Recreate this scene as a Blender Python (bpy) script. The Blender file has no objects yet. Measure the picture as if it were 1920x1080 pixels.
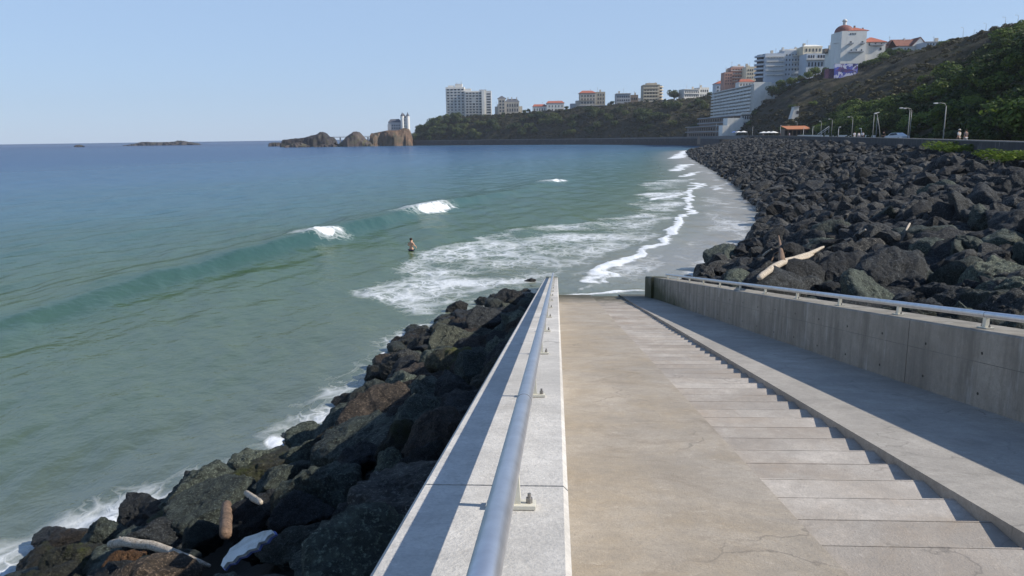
import bpy, bmesh, math, random
import numpy as np
from mathutils import Vector, Matrix, Euler

random.seed(7)
RNG = np.random.default_rng(11)
SC = bpy.context.scene
COL = SC.collection
R = math.radians

# ------------------------------------------------------------------ camera
F_PX, PITCH, ROLL, H = 1440.0, R(11.12), R(0.77), 7.8
FWD = np.array([0, math.cos(PITCH), -math.sin(PITCH)])
_up = np.array([0, math.sin(PITCH), math.cos(PITCH)])
_rt = np.array([1.0, 0, 0])
RT = _rt * math.cos(ROLL) - _up * math.sin(ROLL)
UP = _up * math.cos(ROLL) + _rt * math.sin(ROLL)
EYE = np.array([0, 0, H])
cam = bpy.data.cameras.new('camera')
cam.sensor_width = 36.0
cam.lens = 36.0 * F_PX / 1920.0
cam.clip_start, cam.clip_end = 0.1, 40000.0
co = bpy.data.objects.new('camera', cam)
COL.objects.link(co)
mw = Matrix.Identity(4)
for i in range(3):
    mw[i][0], mw[i][1], mw[i][2], mw[i][3] = RT[i], UP[i], -FWD[i], EYE[i]
co.matrix_world = mw
SC.camera = co

# ------------------------------------------------------------------ sky, sun, exposure
SUN_EL, SUN_BACK = R(35.5), R(10.0)        # sun to the right of the slipway, a little behind
SUN_DIR = Vector((math.cos(SUN_BACK) * math.cos(SUN_EL), -math.sin(SUN_BACK) * math.cos(SUN_EL), math.sin(SUN_EL)))
world = bpy.data.worlds.new('World')
SC.world = world
world.use_nodes = True
wn = world.node_tree
bg = wn.nodes['Background']
sky = wn.nodes.new('ShaderNodeTexSky')
sky.sky_type = 'NISHITA'
sky.sun_disc = False
sky.sun_elevation = SUN_EL
sky.sun_rotation = math.atan2(SUN_DIR.x, SUN_DIR.y)
sky.altitude = 0
sky.air_density, sky.dust_density, sky.ozone_density = 1.0, 0.15, 4.0
air = wn.nodes.new('ShaderNodeMix'); air.data_type = 'RGBA'       # clear even sea air: less yellow at the horizon
air.inputs[0].default_value = 0.80
air.inputs[7].default_value = (2.3, 3.2, 4.7, 1)
tcw = wn.nodes.new('ShaderNodeTexCoord'); spw = wn.nodes.new('ShaderNodeSeparateXYZ'); mrw = wn.nodes.new('ShaderNodeMapRange')
wn.links.new(tcw.outputs['Generated'], spw.inputs[0]); wn.links.new(spw.outputs[2], mrw.inputs[0])
mrw.inputs[1].default_value, mrw.inputs[2].default_value, mrw.inputs[3].default_value, mrw.inputs[4].default_value = 0.20, 0.50, 0.80, 0.0
wn.links.new(mrw.outputs[0], air.inputs[0])
wn.links.new(sky.outputs[0], air.inputs[6])
wn.links.new(air.outputs[2], bg.inputs[0])
bg.inputs[1].default_value = 0.12
sun = bpy.data.lights.new('sun', 'SUN')
sun.energy, sun.angle, sun.color = 4.3, R(0.5), (1.0, 0.93, 0.83)
so = bpy.data.objects.new('sun', sun)
COL.objects.link(so)
so.rotation_euler = SUN_DIR.to_track_quat('Z', 'Y').to_euler()
SC.view_settings.view_transform = 'Standard'
SC.view_settings.look = 'None'
SC.view_settings.gamma = 1.0
SC.view_settings.exposure = 0.5

# ------------------------------------------------------------------ pixel -> place helpers
def ray(x, y): return FWD + RT * ((x - 960) / F_PX) + UP * ((540 - y) / F_PX)
def at(x, y, Y):
    d = ray(x, y); return EYE + d * (Y / d[1])
def onz(x, y, z=0.0):
    d = ray(x, y); return EYE + d * ((z - H) / d[2])
def march(x, y, fn, t0=2.0, t1=500.0):
    d = ray(x, y); t = t0; last = t0
    while t < t1:
        p = EYE + d * t
        if p[2] <= fn(p[0], p[1]): return p
        last = t; t *= 1.004
    return EYE + d * t1
# slipway frame: S down the slope, X to the right, both from the point under the camera
HR = 1.83
D3 = ray(1044, 484); D3 = D3 / np.linalg.norm(D3)
LX = np.array([D3[1], -D3[0], 0.0]); LX = LX / np.linalg.norm(LX)
NN = np.cross(LX, D3)
def rp(X, s, up=0.0):          # point: lateral X, distance s, height up above the slipway plane
    return EYE - NN * HR + LX * X + D3 * s + np.array([0, 0, up])
def inv_rp(x, y):              # plan position -> (X, s)
    Dh = np.array([D3[0], D3[1]]); A = np.array([[LX[0], Dh[0]], [LX[1], Dh[1]]])
    o = (EYE - NN * HR)[:2]
    return np.linalg.solve(A, np.array([x, y]) - o)

# ------------------------------------------------------------------ object helpers
def tag(o, label=None, cat=None, group=None, kind=None):
    if label: o['label'] = label
    if cat: o['category'] = cat
    if group: o['group'] = group
    if kind: o['kind'] = kind
    return o
def empty(name, loc, yaw=0.0, label=None, cat=None, group=None):
    o = bpy.data.objects.new(name, None)
    COL.objects.link(o)
    o.location = loc; o.rotation_euler = (0, 0, yaw); o.empty_display_size = 0.2
    return tag(o, label, cat, group)
def link(name, me, mat=None, parent=None, smooth=False):
    if mat is not None:
        for m in (mat if isinstance(mat, (list, tuple)) else [mat]): me.materials.append(m)
    if smooth: me.polygons.foreach_set('use_smooth', np.ones(len(me.polygons), bool))
    o = bpy.data.objects.new(name, me)
    COL.objects.link(o)
    if parent is not None: o.parent = parent
    return o
def mesh_np(name, V, Fc):
    V = np.asarray(V, np.float32); Fc = np.asarray(Fc, np.int32)
    me = bpy.data.meshes.new(name)
    n, k = Fc.shape
    me.vertices.add(len(V)); me.vertices.foreach_set('co', V.ravel())
    me.loops.add(n * k); me.loops.foreach_set('vertex_index', Fc.ravel())
    me.polygons.add(n); me.polygons.foreach_set('loop_start', np.arange(0, n * k, k, dtype=np.int32))
    me.polygons.foreach_set('loop_total', np.full(n, k, np.int32))
    me.update(calc_edges=True)
    return me
class MB:
    """collects boxes, prisms, tubes and lathes into ONE mesh"""
    def __init__(s): s.v = []; s.f = []
    def add(s, vs, fs):
        b = len(s.v); s.v += [tuple(map(float, p)) for p in vs]; s.f += [tuple(b + i for i in f) for f in fs]; return s
    def box(s, c, d, yaw=0.0, bev=0.0):
        x, y, z = d[0] / 2, d[1] / 2, d[2] / 2
        ca, sa = math.cos(yaw), math.sin(yaw)
        vs = []
        for k in (-z, z):
            for px, py in ((-x, -y), (x, -y), (x, y), (-x, y)):
                vs.append((c[0] + px * ca - py * sa, c[1] + px * sa + py * ca, c[2] + k))
        return s.add(vs, [(3, 2, 1, 0), (4, 5, 6, 7), (0, 1, 5, 4), (1, 2, 6, 5), (2, 3, 7, 6), (3, 0, 4, 7)])
    def hexa(s, b, t):   # bottom four, top four points
        return s.add(list(b) + list(t), [(3, 2, 1, 0), (4, 5, 6, 7), (0, 1, 5, 4), (1, 2, 6, 5), (2, 3, 7, 6), (3, 0, 4, 7)])
    def prism(s, poly, z0, z1):
        n = len(poly)
        vs = [(p[0], p[1], z0) for p in poly] + [(p[0], p[1], z1) for p in poly]
        return s.add(vs, [tuple(range(n - 1, -1, -1)), tuple(range(n, 2 * n))] + [(i, (i + 1) % n, n + (i + 1) % n, n + i) for i in range(n)])
    def tube(s, pts, r, n=10, cap=True):
        pts = [Vector(p) for p in pts]
        rs = r if isinstance(r, (list, tuple)) else [r] * len(pts)
        vs = []; fs = []
        for i, p in enumerate(pts):
            t = (pts[min(i + 1, len(pts) - 1)] - pts[max(i - 1, 0)]).normalized()
            a = t.orthogonal().normalized() if i == 0 else (a - t * a.dot(t)).normalized()
            b = t.cross(a)
            for k in range(n):
                th = 2 * math.pi * k / n
                vs.append(p + (a * math.cos(th) + b * math.sin(th)) * rs[i])
        for i in range(len(pts) - 1):
            for k in range(n):
                fs.append((i * n + k, i * n + (k + 1) % n, (i + 1) * n + (k + 1) % n, (i + 1) * n + k))
        if cap:
            fs.append(tuple(range(n - 1, -1, -1))); fs.append(tuple((len(pts) - 1) * n + k for k in range(n)))
        return s.add(vs, fs)
    def lathe(s, c, prof, n=20):
        vs = []; fs = []
        for (r, z) in prof:
            for k in range(n):
                th = 2 * math.pi * k / n
                vs.append((c[0] + r * math.cos(th), c[1] + r * math.sin(th), c[2] + z))
        m = len(prof)
        for i in range(m - 1):
            for k in range(n): fs.append((i * n + k, i * n + (k + 1) % n, (i + 1) * n + (k + 1) % n, (i + 1) * n + k))
        fs.append(tuple(range(n - 1, -1, -1))); fs.append(tuple((m - 1) * n + k for k in range(n)))
        return s.add(vs, fs)
    def hip(s, c, w, d, h, ridge=0.4, yaw=0.0, over=0.4, t=0.18):   # hipped roof on a rectangle
        ca, sa = math.cos(yaw), math.sin(yaw)
        P = lambda x, y, z: (c[0] + x * ca - y * sa, c[1] + x * sa + y * ca, c[2] + z)
        x, y = w / 2 + over, d / 2 + over
        rx, ry = (w / 2 * ridge, 0.0) if w >= d else (0.0, d / 2 * ridge)
        b = [P(-x, -y, 0), P(x, -y, 0), P(x, y, 0), P(-x, y, 0)]
        m = [P(-x, -y, t), P(x, -y, t), P(x, y, t), P(-x, y, t)]
        r0, r1 = P(-rx, -ry, h), P(rx, ry, h)
        vs = b + m + [r0, r1]
        fs = [(3, 2, 1, 0), (0, 1, 5, 4), (1, 2, 6, 5), (2, 3, 7, 6), (3, 0, 4, 7)]
        if w >= d: fs += [(4, 5, 9, 8), (5, 6, 9), (6, 7, 8, 9), (7, 4, 8)]
        else: fs += [(4, 5, 8), (5, 6, 9, 8), (6, 7, 9), (7, 4, 8, 9)]
        return s.add(vs, fs)
    def gable(s, c, w, d, h, yaw=0.0, over=0.4, t=0.15, along='y'):  # ridge along local y (or x)
        ca, sa = math.cos(yaw), math.sin(yaw)
        P = lambda x, y, z: (c[0] + x * ca - y * sa, c[1] + x * sa + y * ca, c[2] + z)
        if along == 'x': Q = lambda x, y, z: P(y, x, z); w, d = d, w
        else: Q = P
        x, y = w / 2 + over, d / 2 + over
        vs = [Q(-x, -y, 0), Q(0, -y, h), Q(x, -y, 0), Q(-x, y, 0), Q(0, y, h), Q(x, y, 0)]
        vs += [Q(-x, -y, t), Q(0, -y, h + t), Q(x, -y, t), Q(-x, y, t), Q(0, y, h + t), Q(x, y, t)]
        fs = [(6, 7, 10, 9), (7, 8, 11, 10), (0, 3, 4, 1), (1, 4, 5, 2), (0, 1, 7, 6), (1, 2, 8, 7), (3, 9, 10, 4), (4, 10, 11, 5), (0, 6, 9, 3), (2, 5, 11, 8)]
        return s.add(vs, fs)
    def mesh(s, name):
        me = bpy.data.meshes.new(name); me.from_pydata(s.v, [], s.f); me.update(); return me
    def build(s, name, mat, parent=None, smooth=False): return link(name, s.mesh(name), mat, parent, smooth)

# ------------------------------------------------------------------ noise
def _hash(ix, iy, iz, seed):
    h = (ix.astype(np.int64) * 374761393 + iy.astype(np.int64) * 668265263 + iz.astype(np.int64) * 1274126177 + seed * 974711) & 0x7fffffff
    h = ((h ^ (h >> 13)) * 1103515245 + 12345) & 0x7fffffff
    h = ((h ^ (h >> 16)) * 668265263) & 0x7fffffff
    return (h & 0xffff) / 32767.5 - 1.0
def vnoise(P, seed=0):
    P = np.asarray(P, float); I = np.floor(P).astype(np.int64); f = P - I; u = f * f * f * (f * (f * 6 - 15) + 10)
    r = 0
    for dx in (0, 1):
        wx = u[:, 0] if dx else 1 - u[:, 0]
        for dy in (0, 1):
            wy = u[:, 1] if dy else 1 - u[:, 1]
            for dz in (0, 1):
                wz = u[:, 2] if dz else 1 - u[:, 2]
                r = r + wx * wy * wz * _hash(I[:, 0] + dx, I[:, 1] + dy, I[:, 2] + dz, seed)
    return r
def fbm(P, oct=4, seed=0, gain=0.5):
    P = np.asarray(P, float); a = 1.0; r = 0
    for o in range(oct):
        r = r + a * vnoise(P * 2 ** o + 17.3 * o, seed + o); a *= gain
    return r
def fbm2(x, y, sc, oct=4, seed=0, gain=0.5):
    x = np.atleast_1d(np.asarray(x, float)); y = np.atleast_1d(np.asarray(y, float))
    return fbm(np.stack([x / sc, y / sc, np.zeros_like(x) + 0.37], -1), oct, seed, gain)
def sstep(a, b, x):
    t = np.clip((x - a) / (b - a), 0, 1); return t * t * (3 - 2 * t)
def seg_dist(X, Y, poly):
    d = np.full(X.shape, 1e9)
    for (ax, ay), (bx, by) in zip(poly[:-1], poly[1:]):
        vx, vy = bx - ax, by - ay
        t = np.clip(((X - ax) * vx + (Y - ay) * vy) / (vx * vx + vy * vy + 1e-12), 0, 1)
        d = np.minimum(d, np.hypot(X - ax - t * vx, Y - ay - t * vy))
    return d
def inside(X, Y, poly):
    r = np.zeros(X.shape, bool); n = len(poly)
    for i in range(n):
        (x1, y1), (x2, y2) = poly[i], poly[(i + 1) % n]
        c = (y1 > Y) != (y2 > Y)
        with np.errstate(divide='ignore', invalid='ignore'):
            xi = (x2 - x1) * (Y - y1) / (y2 - y1 + 1e-30) + x1
        r ^= c & (X < xi)
    return r

# ------------------------------------------------------------------ materials
def base_mat(name, rough=0.8, spec=0.3):
    m = bpy.data.materials.new(name); m.use_nodes = True
    nt = m.node_tree; b = nt.nodes['Principled BSDF']
    b.inputs['Roughness'].default_value = rough
    b.inputs['Specular IOR Level'].default_value = spec
    return m, nt, b
def nd(nt, t, **kw):
    n = nt.nodes.new(t)
    for k, v in kw.items():
        if k in n.inputs: n.inputs[k].default_value = v
        else: setattr(n, k, v)
    return n
def coords(nt, kind='Object', scale=(1, 1, 1)):
    tc = nd(nt, 'ShaderNodeTexCoord'); mp = nd(nt, 'ShaderNodeMapping'); mp.inputs['Scale'].default_value = scale
    nt.links.new(tc.outputs[kind], mp.inputs['Vector']); return mp.outputs[0]
def noise(nt, vec, sc, det=5, rough=0.6, dist=0.0):
    n = nd(nt, 'ShaderNodeTexNoise'); n.inputs['Scale'].default_value = sc; n.inputs['Detail'].default_value = det
    n.inputs['Roughness'].default_value = rough; n.inputs['Distortion'].default_value = dist
    nt.links.new(vec, n.inputs['Vector']); return n.outputs['Fac']
def ramp(nt, fac, stops):
    r = nd(nt, 'ShaderNodeValToRGB'); e = r.color_ramp.elements
    while len(e) < len(stops): e.new(0.5)
    for k, (p, c) in zip(e, stops):
        k.position = p; k.color = (c, c, c, 1) if not hasattr(c, '__len__') else (*c, 1)
    nt.links.new(fac, r.inputs[0]); return r.outputs[0]
def mix(nt, fac, a, b, mode='MIX'):
    n = nd(nt, 'ShaderNodeMix'); n.data_type = 'RGBA'; n.blend_type = mode
    for sock, v in ((n.inputs[0], fac), (n.inputs[6], a), (n.inputs[7], b)):
        if hasattr(v, 'links') or hasattr(v, 'is_linked'): nt.links.new(v, sock)
        else: sock.default_value = v if not hasattr(v, '__len__') else (*v, 1)
    return n.outputs[2]
def math_n(nt, op, a, b=0.0, clamp=False):
    n = nd(nt, 'ShaderNodeMath', operation=op); n.use_clamp = clamp
    for s, v in ((n.inputs[0], a), (n.inputs[1], b)):
        if hasattr(v, 'is_linked'): nt.links.new(v, s)
        else: s.default_value = v
    return n.outputs[0]
def bump(nt, b, h, strength=0.4, dist=0.05, prev=None):
    n = nd(nt, 'ShaderNodeBump'); n.inputs['Strength'].default_value = strength; n.inputs['Distance'].default_value = dist
    nt.links.new(h, n.inputs['Height'])
    if prev is not None: nt.links.new(prev, n.inputs['Normal'])
    nt.links.new(n.outputs[0], b.inputs['Normal']); return n.outputs[0]
def plain(name, col, rough=0.7, var=0.15, sc=0.6, metal=0.0, bmp=0.0, spec=0.3, dirt=None):
    """plain paint / plaster / wood with mottling"""
    m, nt, b = base_mat(name, rough, spec)
    v = coords(nt); f = noise(nt, v, sc, 6, 0.65)
    lo = tuple(c * (1 - var) for c in col); hi = tuple(min(1, c * (1 + var)) for c in col)
    c = ramp(nt, f, [(0.3, lo), (0.7, hi)])
    if dirt:
        g = noise(nt, coords(nt, scale=(1, 1, 0.25)), sc * 2.3, 4, 0.7)
        c = mix(nt, ramp(nt, g, [(0.5, 0.0), (0.75, 0.7)]), c, dirt)
    nt.links.new(c, b.inputs['Base Color'])
    b.inputs['Metallic'].default_value = metal
    if bmp: bump(nt, b, noise(nt, v, sc * 12, 4), bmp, 0.03)
    return m
def concrete(name, col, streak=(0.13, 0.12, 0.1), stain=0.45, vertical=False, pit=True, warm=None, moss_from=None, pieces=False):
    m, nt, b = base_mat(name, 0.82, 0.3)
    v = coords(nt)
    big = noise(nt, v, 0.45, 6, 0.62); mid = noise(nt, v, 2.6, 8, 0.7); fine = noise(nt, v, 55, 4, 0.7)
    c = ramp(nt, big, [(0.3, tuple(x * 0.74 for x in col)), (0.7, tuple(min(1, x * 1.16) for x in col))])
    if warm:
        w = noise(nt, v, 0.8, 7, 0.7, 0.6)
        c = mix(nt, ramp(nt, w, [(0.38, 0.0), (0.66, 0.85)]), c, warm)
    c = mix(nt, ramp(nt, mid, [(0.32, 0.6), (0.62, 0.0)]), c, tuple(x * 0.6 for x in col))
    c = mix(nt, ramp(nt, fine, [(0.3, 0.5), (0.55, 0.0)]), c, tuple(x * 0.55 for x in col))
    grit = noise(nt, v, 13, 6, 0.75)
    c = mix(nt, ramp(nt, grit, [(0.34, 0.45), (0.5, 0.0)]), c, tuple(x * 0.6 for x in col))
    c = mix(nt, ramp(nt, grit, [(0.58, 0.0), (0.72, 0.4)]), c, tuple(min(1, x * 1.4) for x in col))
    if not vertical:
        wv = nd(nt, 'ShaderNodeTexNoise'); wv.inputs['Scale'].default_value = 1.7; wv.inputs['Detail'].default_value = 6; nt.links.new(v, wv.inputs['Vector'])
        wa = nd(nt, 'ShaderNodeVectorMath', operation='MULTIPLY_ADD'); nt.links.new(wv.outputs['Color'], wa.inputs[0]); wa.inputs[1].default_value = (0.9, 0.9, 0.9); nt.links.new(v, wa.inputs[2])
        ck = nd(nt, 'ShaderNodeTexVoronoi', feature='DISTANCE_TO_EDGE'); ck.inputs['Scale'].default_value = 0.42; nt.links.new(wa.outputs[0], ck.inputs['Vector'])
        ckm = math_n(nt, 'MULTIPLY', ramp(nt, ck.outputs['Distance'], [(0.0, 0.75), (0.006, 0.0)]), ramp(nt, noise(nt, v, 0.6, 3), [(0.45, 0.0), (0.6, 1.0)]))
        c = mix(nt, ckm, c, tuple(x * 0.4 for x in col))
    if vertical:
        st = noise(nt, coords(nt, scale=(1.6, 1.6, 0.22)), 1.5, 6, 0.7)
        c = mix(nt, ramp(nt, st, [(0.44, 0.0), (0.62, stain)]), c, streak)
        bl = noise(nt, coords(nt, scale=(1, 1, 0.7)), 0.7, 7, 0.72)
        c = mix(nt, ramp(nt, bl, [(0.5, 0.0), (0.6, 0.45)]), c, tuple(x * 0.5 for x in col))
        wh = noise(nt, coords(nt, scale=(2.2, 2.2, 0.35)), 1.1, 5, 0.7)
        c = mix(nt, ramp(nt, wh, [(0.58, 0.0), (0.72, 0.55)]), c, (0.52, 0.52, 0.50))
    else:
        st = noise(nt, v, 1.1, 8, 0.75, 0.8)
        c = mix(nt, ramp(nt, st, [(0.54, 0.0), (0.72, stain)]), c, streak)
    if pieces:
        gi = nd(nt, 'ShaderNodeNewGeometry')
        c = mix(nt, 1.0, c, ramp(nt, gi.outputs['Random Per Island'], [(0.0, 0.80), (1.0, 1.0)]), 'MULTIPLY')
    vo = nd(nt, 'ShaderNodeTexVoronoi'); vo.inputs['Scale'].default_value = 9.0; nt.links.new(v, vo.inputs['Vector'])
    if pit: c = mix(nt, ramp(nt, vo.outputs['Distance'], [(0.03, 0.65), (0.075, 0.0)]), c, tuple(x * 0.35 for x in col))
    if moss_from is not None:     # algae towards the waterline (world height)
        z0, z1, mc = moss_from
        geo = nd(nt, 'ShaderNodeNewGeometry'); sp = nd(nt, 'ShaderNodeSeparateXYZ'); nt.links.new(geo.outputs['Position'], sp.inputs[0])
        h = math_n(nt, 'ADD', sp.outputs[2], math_n(nt, 'MULTIPLY', math_n(nt, 'SUBTRACT', noise(nt, v, 1.3, 6, 0.7), 0.5), 1.6))
        mr = nd(nt, 'ShaderNodeMapRange'); nt.links.new(h, mr.inputs[0])
        mr.inputs[1].default_value, mr.inputs[2].default_value, mr.inputs[3].default_value, mr.inputs[4].default_value = z0, z1, 0.9, 0.0
        c = mix(nt, mr.outputs[0], c, mc)
        rr = nd(nt, 'ShaderNodeMapRange'); nt.links.new(h, rr.inputs[0])
        rr.inputs[1].default_value, rr.inputs[2].default_value, rr.inputs[3].default_value, rr.inputs[4].default_value = z0, z1, 0.75, 0.82
        nt.links.new(rr.outputs[0], b.inputs['Roughness'])
    nt.links.new(c, b.inputs['Base Color'])
    p = bump(nt, b, fine, 0.4, 0.012); p = bump(nt, b, mid, 0.3, 0.03, p)
    return m
def rock_mat(name, c0, c1, c2, moss=None, wet=True, sc=1.0, light=None):
    m, nt, b = base_mat(name, 0.75, 0.35)
    v = coords(nt); oi = nd(nt, 'ShaderNodeObjectInfo')
    add = nd(nt, 'ShaderNodeVectorMath', operation='ADD'); nt.links.new(v, add.inputs[0])
    cb = nd(nt, 'ShaderNodeCombineXYZ')
    for i in range(3): nt.links.new(math_n(nt, 'MULTIPLY', oi.outputs['Random'], 37.0 + 11 * i), cb.inputs[i])
    nt.links.new(cb.outputs[0], add.inputs[1]); v = add.outputs[0]
    n1 = noise(nt, v, 1.3 * sc, 8, 0.68, 0.4); n2 = noise(nt, v, 6.5 * sc, 8, 0.72); n3 = noise(nt, v, 24 * sc, 5, 0.7)
    c = ramp(nt, n1, [(0.3, c0), (0.52, c1), (0.75, c2)])
    c = mix(nt, ramp(nt, n2, [(0.38, 0.85), (0.58, 0.0)]), c, tuple(x * 0.45 for x in c0))
    c = mix(nt, ramp(nt, n3, [(0.53, 0.0), (0.68, 0.6)]), c, light or tuple(min(1, x * 2.6) for x in c2))
    if moss:
        c = mix(nt, ramp(nt, noise(nt, v, 0.9 * sc, 6, 0.7, 0.5), [(0.5, 0.0), (0.62, 0.8)]), c, moss)
    geo = nd(nt, 'ShaderNodeNewGeometry')
    rv = math_n(nt, 'FRACT', math_n(nt, 'ADD', geo.outputs['Random Per Island'], oi.outputs['Random']))
    c = mix(nt, 1.0, c, ramp(nt, rv, [(0.0, (0.55, 0.56, 0.60)), (0.45, (0.95, 0.98, 1.02)), (0.8, (1.25, 1.27, 1.28)), (1.0, (2.1, 2.0, 1.85))]), 'MULTIPLY')
    if wet:
        sp = nd(nt, 'ShaderNodeSeparateXYZ'); nt.links.new(geo.outputs['Position'], sp.inputs[0])
        mr = nd(nt, 'ShaderNodeMapRange'); nt.links.new(sp.outputs[2], mr.inputs[0])
        mr.inputs[1].default_value, mr.inputs[2].default_value, mr.inputs[3].default_value, mr.inputs[4].default_value = 0.25, 1.1, 0.75, 0.0
        c = mix(nt, mr.outputs[0], c, (0.018, 0.017, 0.014))
        rr = nd(nt, 'ShaderNodeMapRange'); nt.links.new(sp.outputs[2], rr.inputs[0])
        rr.inputs[1].default_value, rr.inputs[2].default_value, rr.inputs[3].default_value, rr.inputs[4].default_value = 0.25, 1.1, 0.28, 0.78
        nt.links.new(rr.outputs[0], b.inputs['Roughness'])
    nt.links.new(c, b.inputs['Base Color'])
    vf = nd(nt, 'ShaderNodeTexVoronoi', feature='DISTANCE_TO_EDGE'); vf.inputs['Scale'].default_value = 2.4 * sc; nt.links.new(v, vf.inputs['Vector'])
    p = bump(nt, b, ramp(nt, vf.outputs['Distance'], [(0.0, 0.0), (0.08, 1.0)]), 0.5, 0.06); p = bump(nt, b, n2, 1.0, 0.16, p); p = bump(nt, b, n3, 1.0, 0.06, p)
    return m
def leaf_mat(name, cols, trans=0.25):
    m, nt, b = base_mat(name, 0.65, 0.25)
    oi = nd(nt, 'ShaderNodeObjectInfo'); geo = nd(nt, 'ShaderNodeNewGeometry')
    f = noise(nt, geo.outputs['Position'], 0.16, 4, 0.6)
    r = nd(nt, 'ShaderNodeMath', operation='ADD')
    nt.links.new(math_n(nt, 'MULTIPLY', geo.outputs['Random Per Island'], 0.35), r.inputs[0])
    nt.links.new(math_n(nt, 'MULTIPLY', f, 0.75), r.inputs[1])
    r2 = math_n(nt, 'ADD', r.outputs[0], math_n(nt, 'MULTIPLY', math_n(nt, 'SUBTRACT', oi.outputs['Random'], 0.5), 0.35))
    n = len(cols)
    c = ramp(nt, r2, [(0.2 + 0.62 * i / max(n - 1, 1), k) for i, k in enumerate(cols)])
    nt.links.new(c, b.inputs['Base Color'])
    tr = nd(nt, 'ShaderNodeBsdfTranslucent'); nt.links.new(c, tr.inputs[0])
    ms = nd(nt, 'ShaderNodeMixShader'); ms.inputs[0].default_value = trans
    nt.links.new(b.outputs[0], ms.inputs[1]); nt.links.new(tr.outputs[0], ms.inputs[2])
    nt.links.new(ms.outputs[0], nt.nodes['Material Output'].inputs[0])
    return m

M = {}
M['lane'] = concrete('sandy_concrete', (0.415, 0.37, 0.31), warm=(0.35, 0.28, 0.19), stain=0.65, streak=(0.19, 0.155, 0.115), moss_from=(0.25, 1.3, (0.045, 0.045, 0.025)))
M['steps'] = concrete('pale_concrete', (0.52, 0.475, 0.42), pieces=True, warm=(0.36, 0.29, 0.22), stain=0.3, streak=(0.22, 0.19, 0.15), moss_from=(0.25, 1.2, (0.06, 0.06, 0.035)))
M['grey_lane'] = concrete('grey_concrete', (0.40, 0.37, 0.325), stain=0.45, moss_from=(0.25, 1.2, (0.06, 0.065, 0.05)))
M['wall_top'] = concrete('wall_concrete', (0.60, 0.575, 0.53), stain=0.3, streak=(0.26, 0.23, 0.18), moss_from=(0.75, 1.4, (0.04, 0.05, 0.008)))
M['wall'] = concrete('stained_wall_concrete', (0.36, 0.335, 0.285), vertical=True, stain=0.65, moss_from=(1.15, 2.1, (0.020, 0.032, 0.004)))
M['joint'] = plain('dark_joint', (0.05, 0.047, 0.04), 0.9)
M['formline'] = plain('faint_formwork_line', (0.16, 0.155, 0.14), 0.9, 0.4, 1.5)
M['galv'] = plain('galvanised_steel', (0.56, 0.58, 0.62), 0.38, 0.12, 9.0, metal=0.85)
M['post'] = plain('cream_paint', (0.62, 0.59, 0.49), 0.5, 0.1, 12.0)
M['bolt'] = plain('bolt_steel', (0.25, 0.24, 0.23), 0.5, 0.2, 20, metal=0.7)
ROCKM = {
    'dark': rock_mat('dark_basalt', (0.013, 0.015, 0.0155), (0.031, 0.034, 0.035), (0.070, 0.075, 0.073)),
    'green': rock_mat('greenish_basalt', (0.030, 0.037, 0.031), (0.064, 0.077, 0.061), (0.12, 0.14, 0.11)),
    'moss': rock_mat('mossy_basalt', (0.02, 0.02, 0.014), (0.03, 0.031, 0.021), (0.05, 0.05, 0.034), moss=(0.042, 0.05, 0.01)),
    'brown': rock_mat('brown_boulder', (0.03, 0.024, 0.018), (0.062, 0.048, 0.035), (0.12, 0.09, 0.065)),
    'orange': rock_mat('rusty_boulder', (0.09, 0.045, 0.02), (0.16, 0.08, 0.035), (0.24, 0.13, 0.06)),
    'pale': rock_mat('pale_olive_boulder', (0.045, 0.048, 0.035), (0.08, 0.085, 0.06), (0.13, 0.135, 0.10)),
}

# ------------------------------------------------------------------ coast geometry (plan, metres)
WATERLINE = [(6.6, 35.0), (9.8, 42.1), (18.6, 60), (24.2, 76.7), (33.3, 117), (43.6, 170), (59.5, 260), (78, 350), (92, 392)]
PROM = [(15, -8), (20, 8), (28, 30), (40, 60), (56, 113), (70, 165), (94, 262), (113, 350), (119, 392)]
FARWALL = [(119, 392), (124, 440), (130, 500), (134, 555), (124, 610), (104, 665), (72, 730), (20, 775), (-40, 815), (-80, 840), (-104, 855), (-114, 880)]
MOUND = WATERLINE + PROM[::-1] + [(4.2, -8)]
# right wall of the slipway: lateral position of its inner face
def xr(s): return 2.93 * HR - 0.029 * s
WR_W, WR_H = 0.62, 0.52 * HR
def z_mound(x, y):
    xs, ys = np.atleast_1d(np.asarray(x, float)), np.atleast_1d(np.asarray(y, float))
    dw = seg_dist(xs, ys, WATERLINE); dp = seg_dist(xs, ys, PROM)
    ins = inside(xs, ys, MOUND)
    t = dw / (dw + dp + 1e-6)
    z = 5.75 * t ** 0.9
    left = xs < np.interp(ys, [p[1] for p in WATERLINE], [p[0] for p in WATERLINE])
    left |= (ys < 36) & (xs < 5.0 + 0.055 * ys)
    z = np.where(ins, z, np.where((dp < dw) & ~left, 5.7, -0.5 - 0.3 * dw))
    return z if hasattr(x, '__len__') else float(z[0])
# left pile
XO = -0.58                                   # outer face of the left wall
LEFT_TOP = 0.48 * HR
LW = [(-9.8, 10), (-9.5, 13.8), (-8.0, 15.3), (-6.4, 16.8), (-5.8, 18.9), (-5.5, 21), (-4.9, 25), (-4.5, 29.2), (-3.2, 32.7), (-1.5, 37.1), (1.3, 42.0)]
LW_XS = sorted([(inv_rp(*p)[1], inv_rp(*p)[0]) for p in LW])
def xw_left(s): return float(np.interp(s, [a for a, _ in LW_XS], [b for _, b in LW_XS]))
def z_pile(x, y):
    X, s = inv_rp(x, y); xw = min(xw_left(s), XO - 0.4)
    top = rp(XO, s, LEFT_TOP)[2] - 0.95
    t = (X - xw) / (XO - xw)
    return float(max(-1.0, top * min(t, 1.0))) if t > 0 else -0.6

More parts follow.
